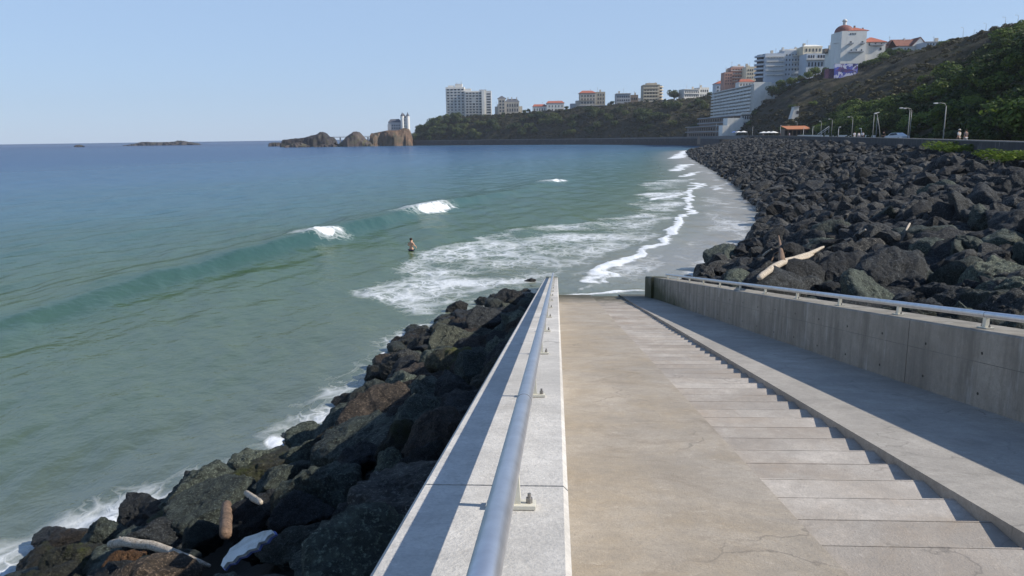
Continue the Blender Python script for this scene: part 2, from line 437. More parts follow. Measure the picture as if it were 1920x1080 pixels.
# ------------------------------------------------------------------ sea
CREST = [(-26, 16), (-21.8, 31.8), (-19.6, 42.6), (-15.4, 56), (-10.2, 78.6), (-1.0, 107), (7.6, 133.9), (20, 170)]
def build_sea():
    nr, nc = 1150, 640
    r = np.concatenate([np.geomspace(3.0, 400, 950), np.geomspace(400, 14000, nr - 950 + 1)[1:]])
    a = np.radians(np.linspace(-58, 50, nc))
    Rr, A = np.meshgrid(r, a, indexing='ij')
    X = (Rr * np.sin(A)).ravel(); Y = (Rr * np.cos(A)).ravel(); RR = Rr.ravel()
    dr = np.gradient(r); DR = np.repeat(dr, nc); DA = RR * (a[1] - a[0])
    sp = np.maximum(DR, DA)
    rng = np.random.default_rng(5)
    Z = np.zeros_like(X)
    shore = seg_dist(X, Y, WATERLINE + FARWALL)
    calm = 0.35 + 0.65 * sstep(3, 30, shore)
    for k in range(34):
        lam = 0.9 * (16 / 0.9) ** (k / 33.0)
        th = R(10) + rng.normal(0, 0.55)
        kx, ky = math.cos(th) * 2 * math.pi / lam, math.sin(th) * 2 * math.pi / lam
        fade = 1 - sstep(0.22, 0.5, sp / lam)
        ph = kx * X + ky * Y + rng.uniform(0, 6.28) + 1.2 * fbm2(X, Y, lam * 5, 1, k)
        Z += 0.0046 * min(lam, 5.0) ** 0.85 * np.sin(ph) * fade * calm
    # the swell: a crest line with a steep shoreward face
    cp = np.array(CREST)
    yc = np.clip(Y, cp[0, 1], cp[-1, 1]); xc = np.interp(yc, cp[:, 1], cp[:, 0]) + 1.0 * fbm2(X * 0, Y, 22, 2, 3)
    d = (X - xc) * 0.93
    amp = np.interp(Y, [5, 22, 36, 52, 70, 84, 110, 134, 165], [0.0, 0.30, 0.58, 0.84, 0.95, 0.85, 0.40, 0.34, 0.0]) * (1 + 0.12 * fbm2(X, Y, 9, 2, 9))
    prof = np.where(d > 0, np.exp(-(d / 1.15) ** 2), np.exp(-(d / 4.0) ** 2))
    Z += amp * prof
    Z -= 0.03 * amp * np.exp(-((d - 3.2) / 2.0) ** 2)
    # a second low swell farther out
    for off, am, y0, y1 in ((-22, 0.14, 40, 220), (-52, 0.2, 80, 400), (-110, 0.25, 100, 600)):
        dd = d - off + 4 * fbm2(X, Y, 40, 2, 21)
        Z += am * np.exp(-(dd / 5.0) ** 2) * sstep(y0, y0 + 30, Y) * (1 - sstep(y1 * 0.7, y1, Y))
    # ---- foam density
    def blob(cx, cy, rx, ry, rot=0.0):
        ca, sa = math.cos(rot), math.sin(rot)
        u = ((X - cx) * ca + (Y - cy) * sa) / rx; v = (-(X - cx) * sa + (Y - cy) * ca) / ry
        return np.exp(-(u * u + v * v))
    def pxline(pts, w, jit=0.5):
        P = [tuple(onz(*p)[:2]) for p in pts]
        dd = seg_dist(X + jit * fbm2(X, Y, 3.0, 3, 31), Y + jit * fbm2(X, Y, 3.0, 3, 32), P)
        return np.exp(-(dd / w) ** 2)
    foam = np.zeros_like(X)
    # broken crests
    lace_b = []
    for y0, wy in ((60.4, 1.9), (82.6, 4.7), (134.5, 3.2)):
        g = np.exp(-((Y - y0) / wy) ** 4)
        dj = d + 0.35 * fbm2(X, Y, 1.0, 3, 34)
        foam = np.maximum(foam, 1.0 * g * np.where(dj < 0.5, np.exp(-((dj - 0.5) / 0.45) ** 2), np.exp(-((dj - 0.5) / (0.9 * wy / 3.2 + .3)) ** 4)) * (0.9 + 0.5 * fbm2(X, Y, 0.7, 4, 33)))
        lace_b.append(0.8 * np.exp(-((Y - y0) / (wy * 1.5)) ** 2) * np.exp(-((d + 0.2) / 2.2) ** 2))
        foam = np.maximum(foam, 0.2 * np.exp(-((Y - y0) / (wy * 1.4)) ** 2) * np.exp(-((d + 1.0) / 2.0) ** 2))
    # wash fronts: thin ragged lines, and the lacy sheets they drag behind them
    def front(pts, w, am=1.0, jit=0.9, sd=0):
        brk = 0.86 + 0.42 * fbm2(X, Y, 2.2, 4, 35 + sd)
        return am * pxline(pts, w, jit) * np.clip(brk, 0.35, 1.2)
    foam = np.maximum(foam, front([(1095, 530), (1118, 512), (1150, 500), (1180, 489), (1200, 478), (1235, 459), (1252, 447), (1266, 436), (1284, 415), (1291, 398), (1294, 380), (1291, 362)], 0.46, 1.12))
    foam = np.maximum(foam, front([(1120, 528), (1150, 505), (1190, 487)], 0.35, 0.8, 0.8, 1))
    foam = np.maximum(foam, front([(1232, 375), (1255, 370), (1275, 362), (1296, 356), (1312, 350), (1303, 344)], 0.75, 1.1, 1.2, 2))
    foam = np.maximum(foam, front([(1240, 340), (1275, 338), (1315, 337)], 0.7, 0.75, 1.2, 3))
    foam = np.maximum(foam, front([(1282, 332), (1292, 328), (1298, 324)], 1.1, 1.0, 1.0, 4))
    foam = np.maximum(foam, front([(1264, 321), (1276, 316), (1284, 309)], 1.6, 1.1, 1.2, 5))
    foam = np.maximum(foam, front([(1300, 324), (1330, 321), (1352, 318)], 0.9, 0.7, 1.2, 6))
    foam = np.maximum(foam, front([(1266, 297), (1276, 291), (1287, 283)], 2.4, 1.2, 1.6, 7))
    foam = np.maximum(foam, front([(1345, 347), (1348, 356)], 0.8, 0.8, 1.0, 8))
    foam = np.maximum(foam, front([(1060, 556), (1085, 545), (1100, 536)], 0.35, 0.7, 0.6, 9))
    foam = np.maximum(foam, front([(1056, 553), (1100, 552), (1150, 548), (1192, 545)], 0.28, 0.75, 0.5, 10))
    lace = np.max(lace_b, 0)
    wx, wy_ = X + 1.6 * fbm2(X, Y, 6, 3, 36), Y + 2.2 * fbm2(X, Y, 6, 3, 37)
    def sheet(px, am, soft):
        P = [tuple(onz(*p)[:2]) for p in px]; ins = inside(wx, wy_, P); dd = seg_dist(wx, wy_, P + [P[0]])
        return am * np.where(ins, sstep(0, soft, dd), 0)
    patch2 = np.clip(0.68 + 0.5 * fbm2(X, Y, 4.0, 4, 38), 0.25, 1.1)
    lace = np.maximum(lace, patch2 * 0.93 * sheet([(640, 590), (620, 545), (700, 505), (800, 462), (880, 440), (1084, 411), (1172, 402), (1150, 388), (1185, 362), (1235, 356), (1300, 352), (1296, 385), (1286, 415), (1240, 457), (1150, 502), (1090, 545), (1052, 552), (1000, 540), (900, 570), (780, 600)], 0.80, 2.2))
    lace = np.maximum(lace, 0.8 * patch2 * sheet([(1180, 350), (1220, 338), (1300, 336), (1300, 350), (1230, 366)], 0.7, 3.0))
    lace = np.maximum(lace, patch2 * sheet([(1040, 560), (1060, 520), (1150, 500), (1240, 458), (1300, 470), (1285, 520), (1200, 545)], 0.52, 1.5))
    lace = np.maximum(lace, patch2 * sheet([(1240, 470), (1296, 400), (1320, 345), (1370, 350), (1420, 400), (1400, 450), (1300, 520)], 0.52, 2.0))
    # swash round the left rocks and along the right rocks
    dl = seg_dist(X + 0.5 * fbm2(X, Y, 1.6, 3, 41), Y + 0.5 * fbm2(X, Y, 1.6, 3, 42), LW)
    patch = sstep(-0.25, 0.75, fbm2(X, Y, 3.4, 2, 43))
    lace = np.maximum(lace, (0.34 + 0.72 * patch) * np.exp(-(dl / 1.25) ** 2))
    foam = np.maximum(foam, 0.85 * np.exp(-(dl / 0.36) ** 2) * sstep(0.1, 0.7, fbm2(X, Y, 2.2, 2, 44)))
    for (px, py, w) in ((255, 965, 0.75), (205, 985, 0.7), (40, 1062, 0.7), (650, 772, 0.45), (610, 785, 0.5), (760, 640, 0.6), (420, 905, 0.6), (800, 615, 0.5)):
        p = onz(px, py); foam = np.maximum(foam, 0.7 * blob(p[0], p[1], w * 1.0, w * .8) * (0.7 + 0.5 * fbm2(X, Y, 0.7, 3, 45))); lace = np.maximum(lace, 0.8 * blob(p[0], p[1], w * 2.2, w * 2.0))
    dr_ = seg_dist(X + 1.0 * fbm2(X, Y, 4, 3, 51), Y + 1.0 * fbm2(X, Y, 4, 3, 52), WATERLINE)
    lace = np.maximum(lace, 0.42 * np.exp(-(dr_ / 0.9) ** 2) * np.clip(0.6 + fbm2(X, Y, 5, 2, 53), 0, 1.2))
    
    foam += 0.0
    Z += 0.10 * np.clip(foam, 0, 1) + 0.05 * np.clip(foam, 0, 1) * fbm2(X, Y, 0.6, 3, 61)
    for y0, wy in ((60.4, 1.7), (82.6, 4.4), (134.5, 2.8)):
        Z += 0.20 * np.exp(-((Y - y0) / wy) ** 4) * np.exp(-((d - 0.7) / 0.8) ** 2) * (0.3 + 1.0 * np.abs(fbm2(X, Y, 0.8, 4, 71)))
    # ---- water colour: sand-laden near the shore, blue over deep water
    off = np.minimum(shore, seg_dist(X, Y, LW) + 4)
    f = off + 0.24 * RR + 0.12 * off * fbm2(X, Y, 60, 3, 81) + 3 * fbm2(X, Y, 14, 3, 82)
    st = [0, 14, 34, 58, 88, 150, 320, 1200]
    cl = np.array([(0.115, 0.112, 0.066), (0.072, 0.098, 0.029), (0.056, 0.100, 0.036), (0.050, 0.106, 0.080), (0.056, 0.128, 0.152), (0.058, 0.130, 0.205), (0.034, 0.088, 0.185), (0.014, 0.048, 0.135)])
    C = np.stack([np.interp(f, st, cl[:, i]) for i in range(3)], -1)
    # swell face painted darker green: light through the wave, less sky reflected
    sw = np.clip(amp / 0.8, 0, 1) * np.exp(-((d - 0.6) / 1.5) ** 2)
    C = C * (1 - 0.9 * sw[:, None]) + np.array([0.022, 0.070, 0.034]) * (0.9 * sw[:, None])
    # thin wash over sand on the right
    sand = np.exp(-(dr_ / 8.5) ** 2) * sstep(30, 48, Y)
    C = C * (1 - sand[:, None] * 0.8) + np.array([0.33, 0.31, 0.285]) * (sand[:, None] * 0.8)
    i = np.arange(nr - 1)[:, None] * nc + np.arange(nc - 1)[None, :]
    Fq = np.stack([i, i + 1, i + nc + 1, i + nc], -1).reshape(-1, 4)[:, ::-1]
    me = mesh_np('sea', np.stack([X, Y, Z], -1), Fq)
    me.polygons.foreach_set('use_smooth', np.ones(len(me.polygons), bool))
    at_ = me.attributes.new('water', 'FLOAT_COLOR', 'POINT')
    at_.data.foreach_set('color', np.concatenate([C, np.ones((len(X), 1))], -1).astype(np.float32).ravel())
    for nm, arr in (('foam', foam), ('lace', lace)):
        t = me.attributes.new(nm, 'FLOAT', 'POINT'); t.data.foreach_set('value', arr.astype(np.float32))
    m, nt, b = base_mat('sea_water', 0.16, 0.5)
    geo = nd(nt, 'ShaderNodeNewGeometry'); pos = geo.outputs['Position']
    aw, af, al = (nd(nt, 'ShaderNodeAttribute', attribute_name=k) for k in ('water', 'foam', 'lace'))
    mp = nd(nt, 'ShaderNodeMapping'); mp.inputs['Scale'].default_value = (1, 0.8, 1); nt.links.new(pos, mp.inputs[0])
    # lacy foam: cell walls of a warped voronoi, two sizes
    wp = nd(nt, 'ShaderNodeTexNoise'); wp.inputs['Scale'].default_value = 0.9; wp.inputs['Detail'].default_value = 5
    nt.links.new(mp.outputs[0], wp.inputs['Vector'])
    va = nd(nt, 'ShaderNodeVectorMath', operation='MULTIPLY_ADD'); nt.links.new(wp.outputs['Color'], va.inputs[0]); va.inputs[1].default_value = (1.9, 1.9, 0); nt.links.new(mp.outputs[0], va.inputs[2])
    cells = []
    for s_ in (0.75, 1.9):
        vo = nd(nt, 'ShaderNodeTexVoronoi', feature='DISTANCE_TO_EDGE'); vo.inputs['Scale'].default_value = s_; nt.links.new(va.outputs[0], vo.inputs['Vector'])
        cells.append(ramp(nt, vo.outputs['Distance'], [(0.0, 1.0), (0.13, 0.25), (0.4, 0.0)]))
    net = math_n(nt, 'MAXIMUM', cells[0], math_n(nt, 'MULTIPLY', cells[1], 0.8))
    grain = noise(nt, pos, 5.0, 6, 0.75); clump = noise(nt, pos, 0.55, 5, 0.65)
    t1 = math_n(nt, 'MULTIPLY', al.outputs['Fac'], math_n(nt, 'ADD', math_n(nt, 'MULTIPLY', net, 0.75), math_n(nt, 'MULTIPLY', math_n(nt, 'ADD', grain, clump), 0.48)))
    lacef = ramp(nt, t1, [(0.24, 0.0), (0.50, 0.45), (0.85, 0.9)])
    t2 = math_n(nt, 'MULTIPLY', af.outputs['Fac'], math_n(nt, 'ADD', 0.35, math_n(nt, 'MULTIPLY', math_n(nt, 'ADD', grain, clump), 0.75)))
    foamf = ramp(nt, t2, [(0.36, 0.0), (0.75, 1.0)])
    ff = math_n(nt, 'MAXIMUM', lacef, foamf, True)
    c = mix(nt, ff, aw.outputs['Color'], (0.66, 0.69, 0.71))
    df = nd(nt, 'ShaderNodeBsdfDiffuse'); gl = nd(nt, 'ShaderNodeBsdfGlossy'); gl.inputs['Roughness'].default_value = 0.15; fr = nd(nt, 'ShaderNodeFresnel', IOR=1.33)
    nt.links.new(c, df.inputs['Color'])
    msx = nd(nt, 'ShaderNodeMixShader')      # wave slopes keep the mean reflectance of open water well under a mirror's
    rf = math_n(nt, 'MULTIPLY', math_n(nt, 'MULTIPLY', math_n(nt, 'MINIMUM', fr.outputs[0], 0.42), 0.74), math_n(nt, 'SUBTRACT', 1.0, ff))
    nt.links.new(rf, msx.inputs[0]); nt.links.new(df.outputs[0], msx.inputs[1]); nt.links.new(gl.outputs[0], msx.inputs[2])
    nt.links.new(msx.outputs[0], nt.nodes['Material Output'].inputs[0])
    w1 = noise(nt, mp.outputs[0], 1.3, 5, 0.6, 0.4); w2 = noise(nt, mp.outputs[0], 0.18, 6, 0.6)
    p = bump(nt, b, w1, 0.42, 0.16); p = bump(nt, b, w2, 0.30, 0.9, p); p = bump(nt, b, ff, 0.5, 0.06, p)
    for n_ in (df, gl, fr): nt.links.new(p, n_.inputs['Normal'])
    nt.nodes.remove(b)
    o = link('sea', me, m); tag(o, kind='structure')
build_sea()

# ------------------------------------------------------------------ slipway
def quad_strip(pts_a, pts_b):   # two polylines -> one sheet
    V = list(pts_a) + list(pts_b); n = len(pts_a)
    return MB().add(V, [(i, i + 1, n + i + 1, n + i) for i in range(n - 1)])
S0, S1 = -3.0, 46.0
XL_IN, X_ST0, X_ST1 = 0.02, 0.915 * HR, 1.685 * HR
def slab(x0f, x1f, name, mat, drop=0.5, n=60, s0=S0, s1=S1):
    mb = MB(); ss = np.linspace(s0, s1, n)
    V = []; 
    for s in ss:
        a, c = rp(x0f(s), s), rp(x1f(s), s)
        V += [a, c, c - np.array([0, 0, drop]), a - np.array([0, 0, drop])]
    Fs = []
    for i in range(n - 1):
        for k in range(4): Fs.append((4 * i + k, 4 * i + (k + 1) % 4, 4 * i + 4 + (k + 1) % 4, 4 * i + 4 + k))
    Fs += [(3, 2, 1, 0), (4 * n - 4, 4 * n - 3, 4 * n - 2, 4 * n - 1)]
    o = mb.add(V, [f[::-1] for f in Fs]).build(name, mat); return o
tag(slab(lambda s: XL_IN, lambda s: X_ST0, 'slipway_path', M['lane']), kind='structure')
tag(slab(lambda s: X_ST1, lambda s: xr(s) + 0.1, 'grey_path', M['grey_lane']), kind='structure')
# stairs: level treads, their far edges on the slope plane
def build_stairs():
    tread = 0.277 * HR; mb = MB(); s = 1.669 * HR - 9 * tread
    dz = -D3[2] / math.hypot(D3[0], D3[1])
    while s < 44:
        a0, a1 = rp(X_ST0 + 0.003, s), rp(X_ST1 - 0.003, s)
        b0, b1 = rp(X_ST0 + 0.003, s + tread - 0.004), rp(X_ST1 - 0.003, s + tread - 0.004)
        z = b0[2] - 0.058 + random.uniform(-0.004, 0.004)
        T = [np.array([p[0], p[1], z]) for p in (a0, a1, b1, b0)]
        B = [p - np.array([0, 0, 0.5]) for p in T]
        def cut(u): return [T[0] * (1 - u) + T[3] * u, T[1] * (1 - u) + T[2] * u]
        g0, g1 = cut(1 - 0.024 / tread), cut(1 - 0.014 / tread); dn, g = np.array([0, 0, 0.5]), np.array([0, 0, 0.005])
        w_ = lambda: np.array([0, 0, random.uniform(-.0015, .0015)])
        mb.add(T[:2] + [g0[1], g0[0]] + [g0[0] - g, g0[1] - g, g1[1] - g, g1[0] - g] + [g1[0], g1[1], T[2] + w_(), T[3] + w_()] + B,
               [(0, 1, 2, 3), (3, 2, 5, 4), (4, 5, 6, 7), (7, 6, 9, 8), (8, 9, 10, 11), (15, 14, 13, 12), (0, 12, 13, 1), (11, 10, 14, 15), (0, 3, 4, 7, 8, 11, 15, 12), (1, 13, 14, 10, 9, 6, 5, 2)])
        s += tread
    tag(mb.build('stairs', M['steps']), kind='structure')
build_stairs()
def wall_block(mb, x0, x1, s0, s1, h0, h1, c=0.02):
    """piece of a wall along the slope with chamfered top edges"""
    prof = lambda s: [rp(x0(s), s, h0), rp(x1(s), s, h0), rp(x1(s), s, h1 - c), rp(x1(s) - c, s, h1), rp(x0(s) + c, s, h1), rp(x0(s), s, h1 - c)]
    a, b = prof(s0), prof(s1)
    mb.add(a + b, [(5, 4, 3, 2, 1, 0), (6, 7, 8, 9, 10, 11)] + [(i, (i + 1) % 6, 6 + (i + 1) % 6, 6 + i) for i in range(6)])
def make_wall(name, label, x0, x1, s_start, s_end, j0, step, height, mat, holes=False):
    root = empty(name, rp(0, 0), 0, label, 'wall')
    root.location = (0, 0, 0)
    js = sorted([s_start] + [j0 + step * k for k in range(-3, 12) if s_start + 0.5 < j0 + step * k < s_end - 1.2] + [s_end])
    for i in range(len(js) - 1):
        mb = MB(); wall_block(mb, x0, x1, js[i] + 0.008, js[i + 1] - 0.008, -1.2, height); mb.build('panel', mat, root)
        if i:
            mb = MB(); wall_block(mb, lambda s: x0(s) + 0.015, lambda s: x1(s) - 0.015, js[i] - 0.0075, js[i] + 0.0075, -1.2, height - 0.015); mb.build('joint_seal', M['joint'], root)
    if holes:
        for i in range(len(js) - 1):
            a, c = js[i] + .02, js[i + 1] - .02; mb = MB()
            P = [rp(x0(q) - o_, q, h_) for q in (a, c) for (o_, h_) in ((.001, .557), (.001, .564), (-.02, .564), (-.02, .557))]
            mb.add(P, [(0, 1, 2, 3), (7, 6, 5, 4), (0, 4, 5, 1), (1, 5, 6, 2), (2, 6, 7, 3), (3, 7, 4, 0)]).build('formwork_line', M['formline'], root)
        s = js[0] + 0.7
        while s < s_end - 2:
            for hh in (0.17, 0.66):
                c = rp(x0(s) - 0.001, s, hh + random.uniform(-0.02, 0.02))
                MB().tube([c + LX * 0.03, c - LX * 0.003], 0.019, 8).build('tie_hole', M['joint'], root)
            s += 1.32
    return root
lw = make_wall('concrete_wall', 'low concrete wall with pale top between the slipway and the boulders in the sea', lambda s: XO, lambda s: 0.045, S0, 40.2, 3.35, 5.6, LEFT_TOP, M['wall_top'])
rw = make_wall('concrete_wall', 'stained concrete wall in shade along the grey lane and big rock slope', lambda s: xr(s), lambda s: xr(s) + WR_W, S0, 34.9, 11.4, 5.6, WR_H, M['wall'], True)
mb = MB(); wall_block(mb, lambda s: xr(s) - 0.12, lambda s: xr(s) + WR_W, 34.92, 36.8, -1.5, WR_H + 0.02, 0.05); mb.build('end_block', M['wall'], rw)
def handrail(label, xc, s0, s1, base_h, first, step, dirx=1):
    root = empty('handrail', (0, 0, 0), 0, label, 'handrail')
    hc = base_h + (0.195 if dirx else 0.172)
    ss = np.linspace(s0, s1, 24)
    pts = [rp(xc(s), s, hc) for s in ss]
    MB().tube(pts, 0.042, 20).build('rail_tube', M['galv'], root, True)
    for sj in np.arange(first + step * 1.5, s1 - 1, step * 2.5):
        MB().tube([rp(xc(sj - .004), sj - .004, hc), rp(xc(sj + .004), sj + .004, hc)], 0.0432, 20).build('weld_seam', M['bolt'], root)
    k = 0; s = first
    while s < s1 - 0.2:
        b = rp(xc(s), s, base_h)
        e1, e2 = LX, D3
        def bx(c, a, bb, h, nm, mat, par, taper=1.0):
            B = [c + e1 * i * a / 2 + e2 * j * bb / 2 for i, j in ((-1, -1), (1, -1), (1, 1), (-1, 1))]
            T = [c + e1 * i * a / 2 * taper + e2 * j * bb / 2 * taper + np.array([0, 0, h]) for i, j in ((-1, -1), (1, -1), (1, 1), (-1, 1))]
            return MB().hexa(B, T).build(nm, mat, par)
        p = bx(b + np.array([0, 0, 0.018]), 0.075, 0.03, 0.15, 'post', M['post'], root, 0.8) if dirx else bx(b + np.array([0, 0, 0.018]), 0.05, 0.075, 0.15, 'post', M['post'], root, 0.85)
        bx(b + np.array([0, 0, 0.003]), 0.19, 0.085, 0.015, 'base_plate', M['post'], p) if dirx else bx(b + np.array([0, 0, 0.003]), 0.10, 0.22, 0.015, 'base_plate', M['post'], p)
        for q in (-1, 1):
            c = b + (e1 * q * 0.07 if dirx else e2 * q * 0.085) + np.array([0, 0, 0.018])
            MB().tube([c, c + np.array([0, 0, 0.022])], 0.013, 6).tube([c + np.array([0, 0, 0.022]), c + np.array([0, 0, 0.04])], 0.007, 6).build('bolt', M['bolt'], p)
        s += step; k += 1
    return root
handrail('galvanised tube handrail on short cream posts along the left slipway wall', lambda s: -0.178, 0.6, 39.0, LEFT_TOP, 3.07 - 2.38, 2.38, 1)
handrail('galvanised tube handrail on short cream posts along the shaded right wall', lambda s: xr(s) + 0.22, 1.0, 33.0, WR_H, 9.95 - 2.27 * 4, 2.27, 0)

# ------------------------------------------------------------------ boulders
def ico(sub):
    bm = bmesh.new(); bmesh.ops.create_icosphere(bm, subdivisions=sub, radius=1.0)
    V = np.array([v.co[:] for v in bm.verts]); Fc = np.array([[v.index for v in f.verts] for f in bm.faces]); bm.free(); return V, Fc
ICO = {k: ico(k) for k in (1, 2, 3, 4, 5)}
def rock_verts(seed, sub, amp=1.0):
    rng = np.random.default_rng(seed); V, Fc = ICO[sub]
    NP = 11
    n = rng.normal(size=(NP, 3)); n /= np.linalg.norm(n, axis=1)[:, None]
    dd = rng.uniform(0.55, 0.95, NP)
    dot = V @ n.T
    q = np.where(dot > 0.05, dd / np.maximum(dot, 0.05), 9.0)
    k = 75.0
    r = -np.log(np.exp(-k * q).sum(1) + math.exp(-k * 1.15)) / k
    P = V * r[:, None]
    sc = np.array([1.0, rng.uniform(0.62, 0.9), rng.uniform(0.5, 0.78)])
    P = P * sc
    nz = 0.055 * fbm(P * 1.7 + seed, 2, seed) + 0.06 * amp * fbm(P * 4.2 + seed, 3, seed + 5)
    if sub >= 4: nz = nz + 0.045 * amp * (0.5 - np.abs(fbm(P * 8.5, 3, seed + 9))) + 0.016 * fbm(P * 24, 2, seed + 11)
    P = P + V * nz[:, None]
    return P, Fc
NV = 16
ROCK_ME = {}
def rock_mesh(v, tint):
    if (v, tint) not in ROCK_ME:
        P, Fc = rock_verts(100 + v, 5 if v < 8 else 4)
        me = mesh_np('boulder', P, Fc); me.polygons.foreach_set('use_smooth', np.ones(len(me.polygons), bool))
        me.materials.append(ROCKM[tint]); ROCK_ME[(v, tint)] = me
    return ROCK_ME[(v, tint)]
ORD = ['first', 'second', 'third', 'fourth', 'fifth', 'sixth', 'seventh', 'eighth', 'ninth', 'tenth', 'eleventh', 'twelfth', 'thirteenth', 'fourteenth', 'fifteenth', 'sixteenth', 'seventeenth', 'eighteenth', 'nineteenth', 'twentieth', 'twenty-first', 'twenty-second', 'twenty-third', 'twenty-fourth', 'twenty-fifth']
TINTW = {'dark': 'black', 'green': 'dark green-grey', 'moss': 'mossy', 'brown': 'brown', 'orange': 'rusty orange', 'pale': 'pale olive'}
def sizew(r): return 'huge' if r > 1.35 else 'large' if r > 0.95 else 'middling' if r > 0.6 else 'small'
LEFT_R, RIGHT_R = [], []    # (x,y,z,r,scale3,rot,tint)
HAND = [  # photo x, y, width, height, tilt, tint
    (118, 1012, 135, 40, 10, 'brown'), (150, 1047, 115, 64, 8, 'moss'), (245, 1062, 85, 54, 25, 'orange'), (318, 1068, 130, 50, 5, 'green'), (300, 1012, 170, 70, 0, 'dark'),
    (306, 960, 76, 32, 0, 'brown'), (335, 976, 95, 40, 0, 'moss'), (405, 952, 175, 62, 8, 'green'), (378, 1008, 80, 60, 20, 'green'), (512, 880, 175, 62, 22, 'moss'),
    (560, 828, 95, 46, 12, 'brown'), (608, 925, 190, 150, 35, 'green'), (575, 1030, 210, 90, 10, 'green'), (700, 960, 165, 140, 30, 'dark'), (640, 1062, 190, 80, 5, 'green'),
    (470, 985, 110, 80, 0, 'dark'), (720, 772, 80, 52, 5, 'dark'), (656, 752, 78, 34, 15, 'brown'), (757, 693, 92, 64, 10, 'dark'), (812, 725, 155, 56, 25, 'brown'),
    (846, 648, 110, 86, 40, 'pale'), (912, 608, 112, 70, 30, 'dark'), (930, 549, 62, 34, 10, 'green'), (962, 565, 74, 48, 20, 'dark'), (995, 531, 28, 16, 5, 'dark'),
    (815, 603, 26, 22, 0, 'dark'), (845, 604, 42, 28, 0, 'brown'), (706, 800, 66, 40, 12, 'pale'), (800, 790, 170, 95, 25, 'green'), (757, 842, 160, 110, 25, 'moss'),
    (868, 748, 95, 66, 30, 'dark'), (892, 690, 120, 66, 35, 'green'), (628, 830, 90, 50, 12, 'moss'), (800, 872, 120, 90, 30, 'dark'), (735, 890, 130, 100, 30, 'green'),
    (560, 965, 120, 70, 15, 'dark'), (790, 650, 60, 40, 20, 'dark'), (860, 585, 50, 36, 15, 'dark'), (985, 555, 40, 30, 10, 'dark'), (940, 640, 60, 44, 30, 'dark'), (660, 870, 110, 70, 20, 'dark'),
]
for (px, py, w, h, tilt, tint) in HAND:
    p = march(px, py, z_pile); dist = np.linalg.norm(p - EYE)
    r = w / 2 / F_PX * dist * 0.88
    dd_ = ray(px, py); p = p + dd_ / np.linalg.norm(dd_) * 0.30 * r
    X, s = inv_rp(p[0], p[1])
    if X > XO - 0.35 * r: p = rp(XO - 0.4 * r, s) * np.array([1, 1, 0]) + np.array([0, 0, p[2]])
    zr = min(1.0, max(0.36, h / w * 1.35)) / 0.64
    LEFT_R.append((p[0], p[1], p[2], r, (1, 1, zr * 0.85), (R(random.uniform(-12, 12)), -R(tilt) * 0.5, R(random.uniform(-18, 18) + (25 if tilt > 15 else 0))), tint))
# fill between
cand = []
s = 1.5
while s < 41.5:
    X = XO - 0.25
    while X > xw_left(s) + (0.75 if s < 24 else 0.3):
        cand.append((min(X + random.uniform(-.3, .3), XO - 0.2), s + random.uniform(-.3, .3))); X -= 0.5
    s += 0.5
random.shuffle(cand)
for rmin, rmax, sp in ((0.6, 0.95, 0.62), (0.42, 0.62, 0.54), (0.32, 0.45, 0.5)):
    for xx, ss in cand:
        if len(LEFT_R) >= 185: break
        r = min(random.uniform(rmin, rmax), 0.36 + 0.28 * (xx - xw_left(ss))) if ss < 24 else random.uniform(rmin, min(rmax, .75))
        xx = min(xx, XO - 0.62 * r); g = rp(xx, ss); z = z_pile(g[0], g[1])
        if all((g[0] - q[0]) ** 2 + (g[1] - q[1]) ** 2 > (sp * (q[3] + r)) ** 2 for q in LEFT_R):
            LEFT_R.append((g[0], g[1], z - 0.30 * r, r, (1, 1, random.uniform(.8, 1.15)), (R(random.uniform(-25, 25)), R(random.uniform(-25, 25)), random.uniform(0, 6.28)), random.choice(('dark', 'dark', 'green', 'green', 'green', 'moss', 'brown'))))
# right slope
def right_rocks():
    rng = np.random.default_rng(3)
    out = []
    for (y0, y1, g) in ((-2, 60, 0.90), (60, 130, 1.02), (130, 400, 1.38)):
        xs = np.arange(4, 125, g); ys = np.arange(y0, y1, g)
        XX, YY = np.meshgrid(xs, ys); XX = XX.ravel() + rng.uniform(-.5, .5, XX.size) * g; YY = YY.ravel() + rng.uniform(-.5, .5, YY.size) * g
        k = inside(XX, YY, MOUND); XX, YY = XX[k], YY[k]
        k = np.abs(XX / np.maximum(YY, 1)) < np.where(YY < 70, 1.25, 0.8); XX, YY = XX[k], YY[k]
        zz = z_mound(XX, YY)
        for x, y, z in zip(XX, YY, zz):
            r = float(np.clip(rng.lognormal(-0.46 if y > 40 else -0.34, 0.40), 0.34, 1.6))
            if y > 130: r = max(r, 0.7) * 1.05
            if seg_dist(np.array([x]), np.array([y]), WATERLINE)[0] < 0.55 * r + (0.25 if y < 60 else 0.5): continue
            X, s = inv_rp(x, y)
            if s < 37.5 and X < xr(s) + WR_W + 0.66 * r: 
                if X < xr(s) + WR_W - 0.2: continue
                q = rp(xr(s) + WR_W + 0.68 * r, s); x, y = q[0], q[1]
            if seg_dist(np.array([x]), np.array([y]), PROM)[0] < 0.7 * r + 0.3: continue
            out.append([x, y, z - 0.16 * r + rng.uniform(-.25, .32), r, (1, rng.uniform(.8, 1.1), rng.uniform(.8, 1.2)), (R(rng.uniform(-48, 48)), R(rng.uniform(-48, 48)), rng.uniform(0, 6.28)), rng.choice(('dark', 'dark', 'dark', 'green', 'green'))])
    return out
RIGHT_R = right_rocks()
def app(q):  # apparent size; none outside the frame
    v = np.array(q[:3]) - EYE; z = v @ FWD
    if z < 1: return 0
    px, py = 960 + F_PX * (v @ RT) / z, 540 - F_PX * (v @ UP) / z
    if px > 1940 or px < -30 or py > 1100: return 0
    return q[3] / z
RIGHT_R.sort(key=app, reverse=True)
N_IND = 300 - len(LEFT_R)
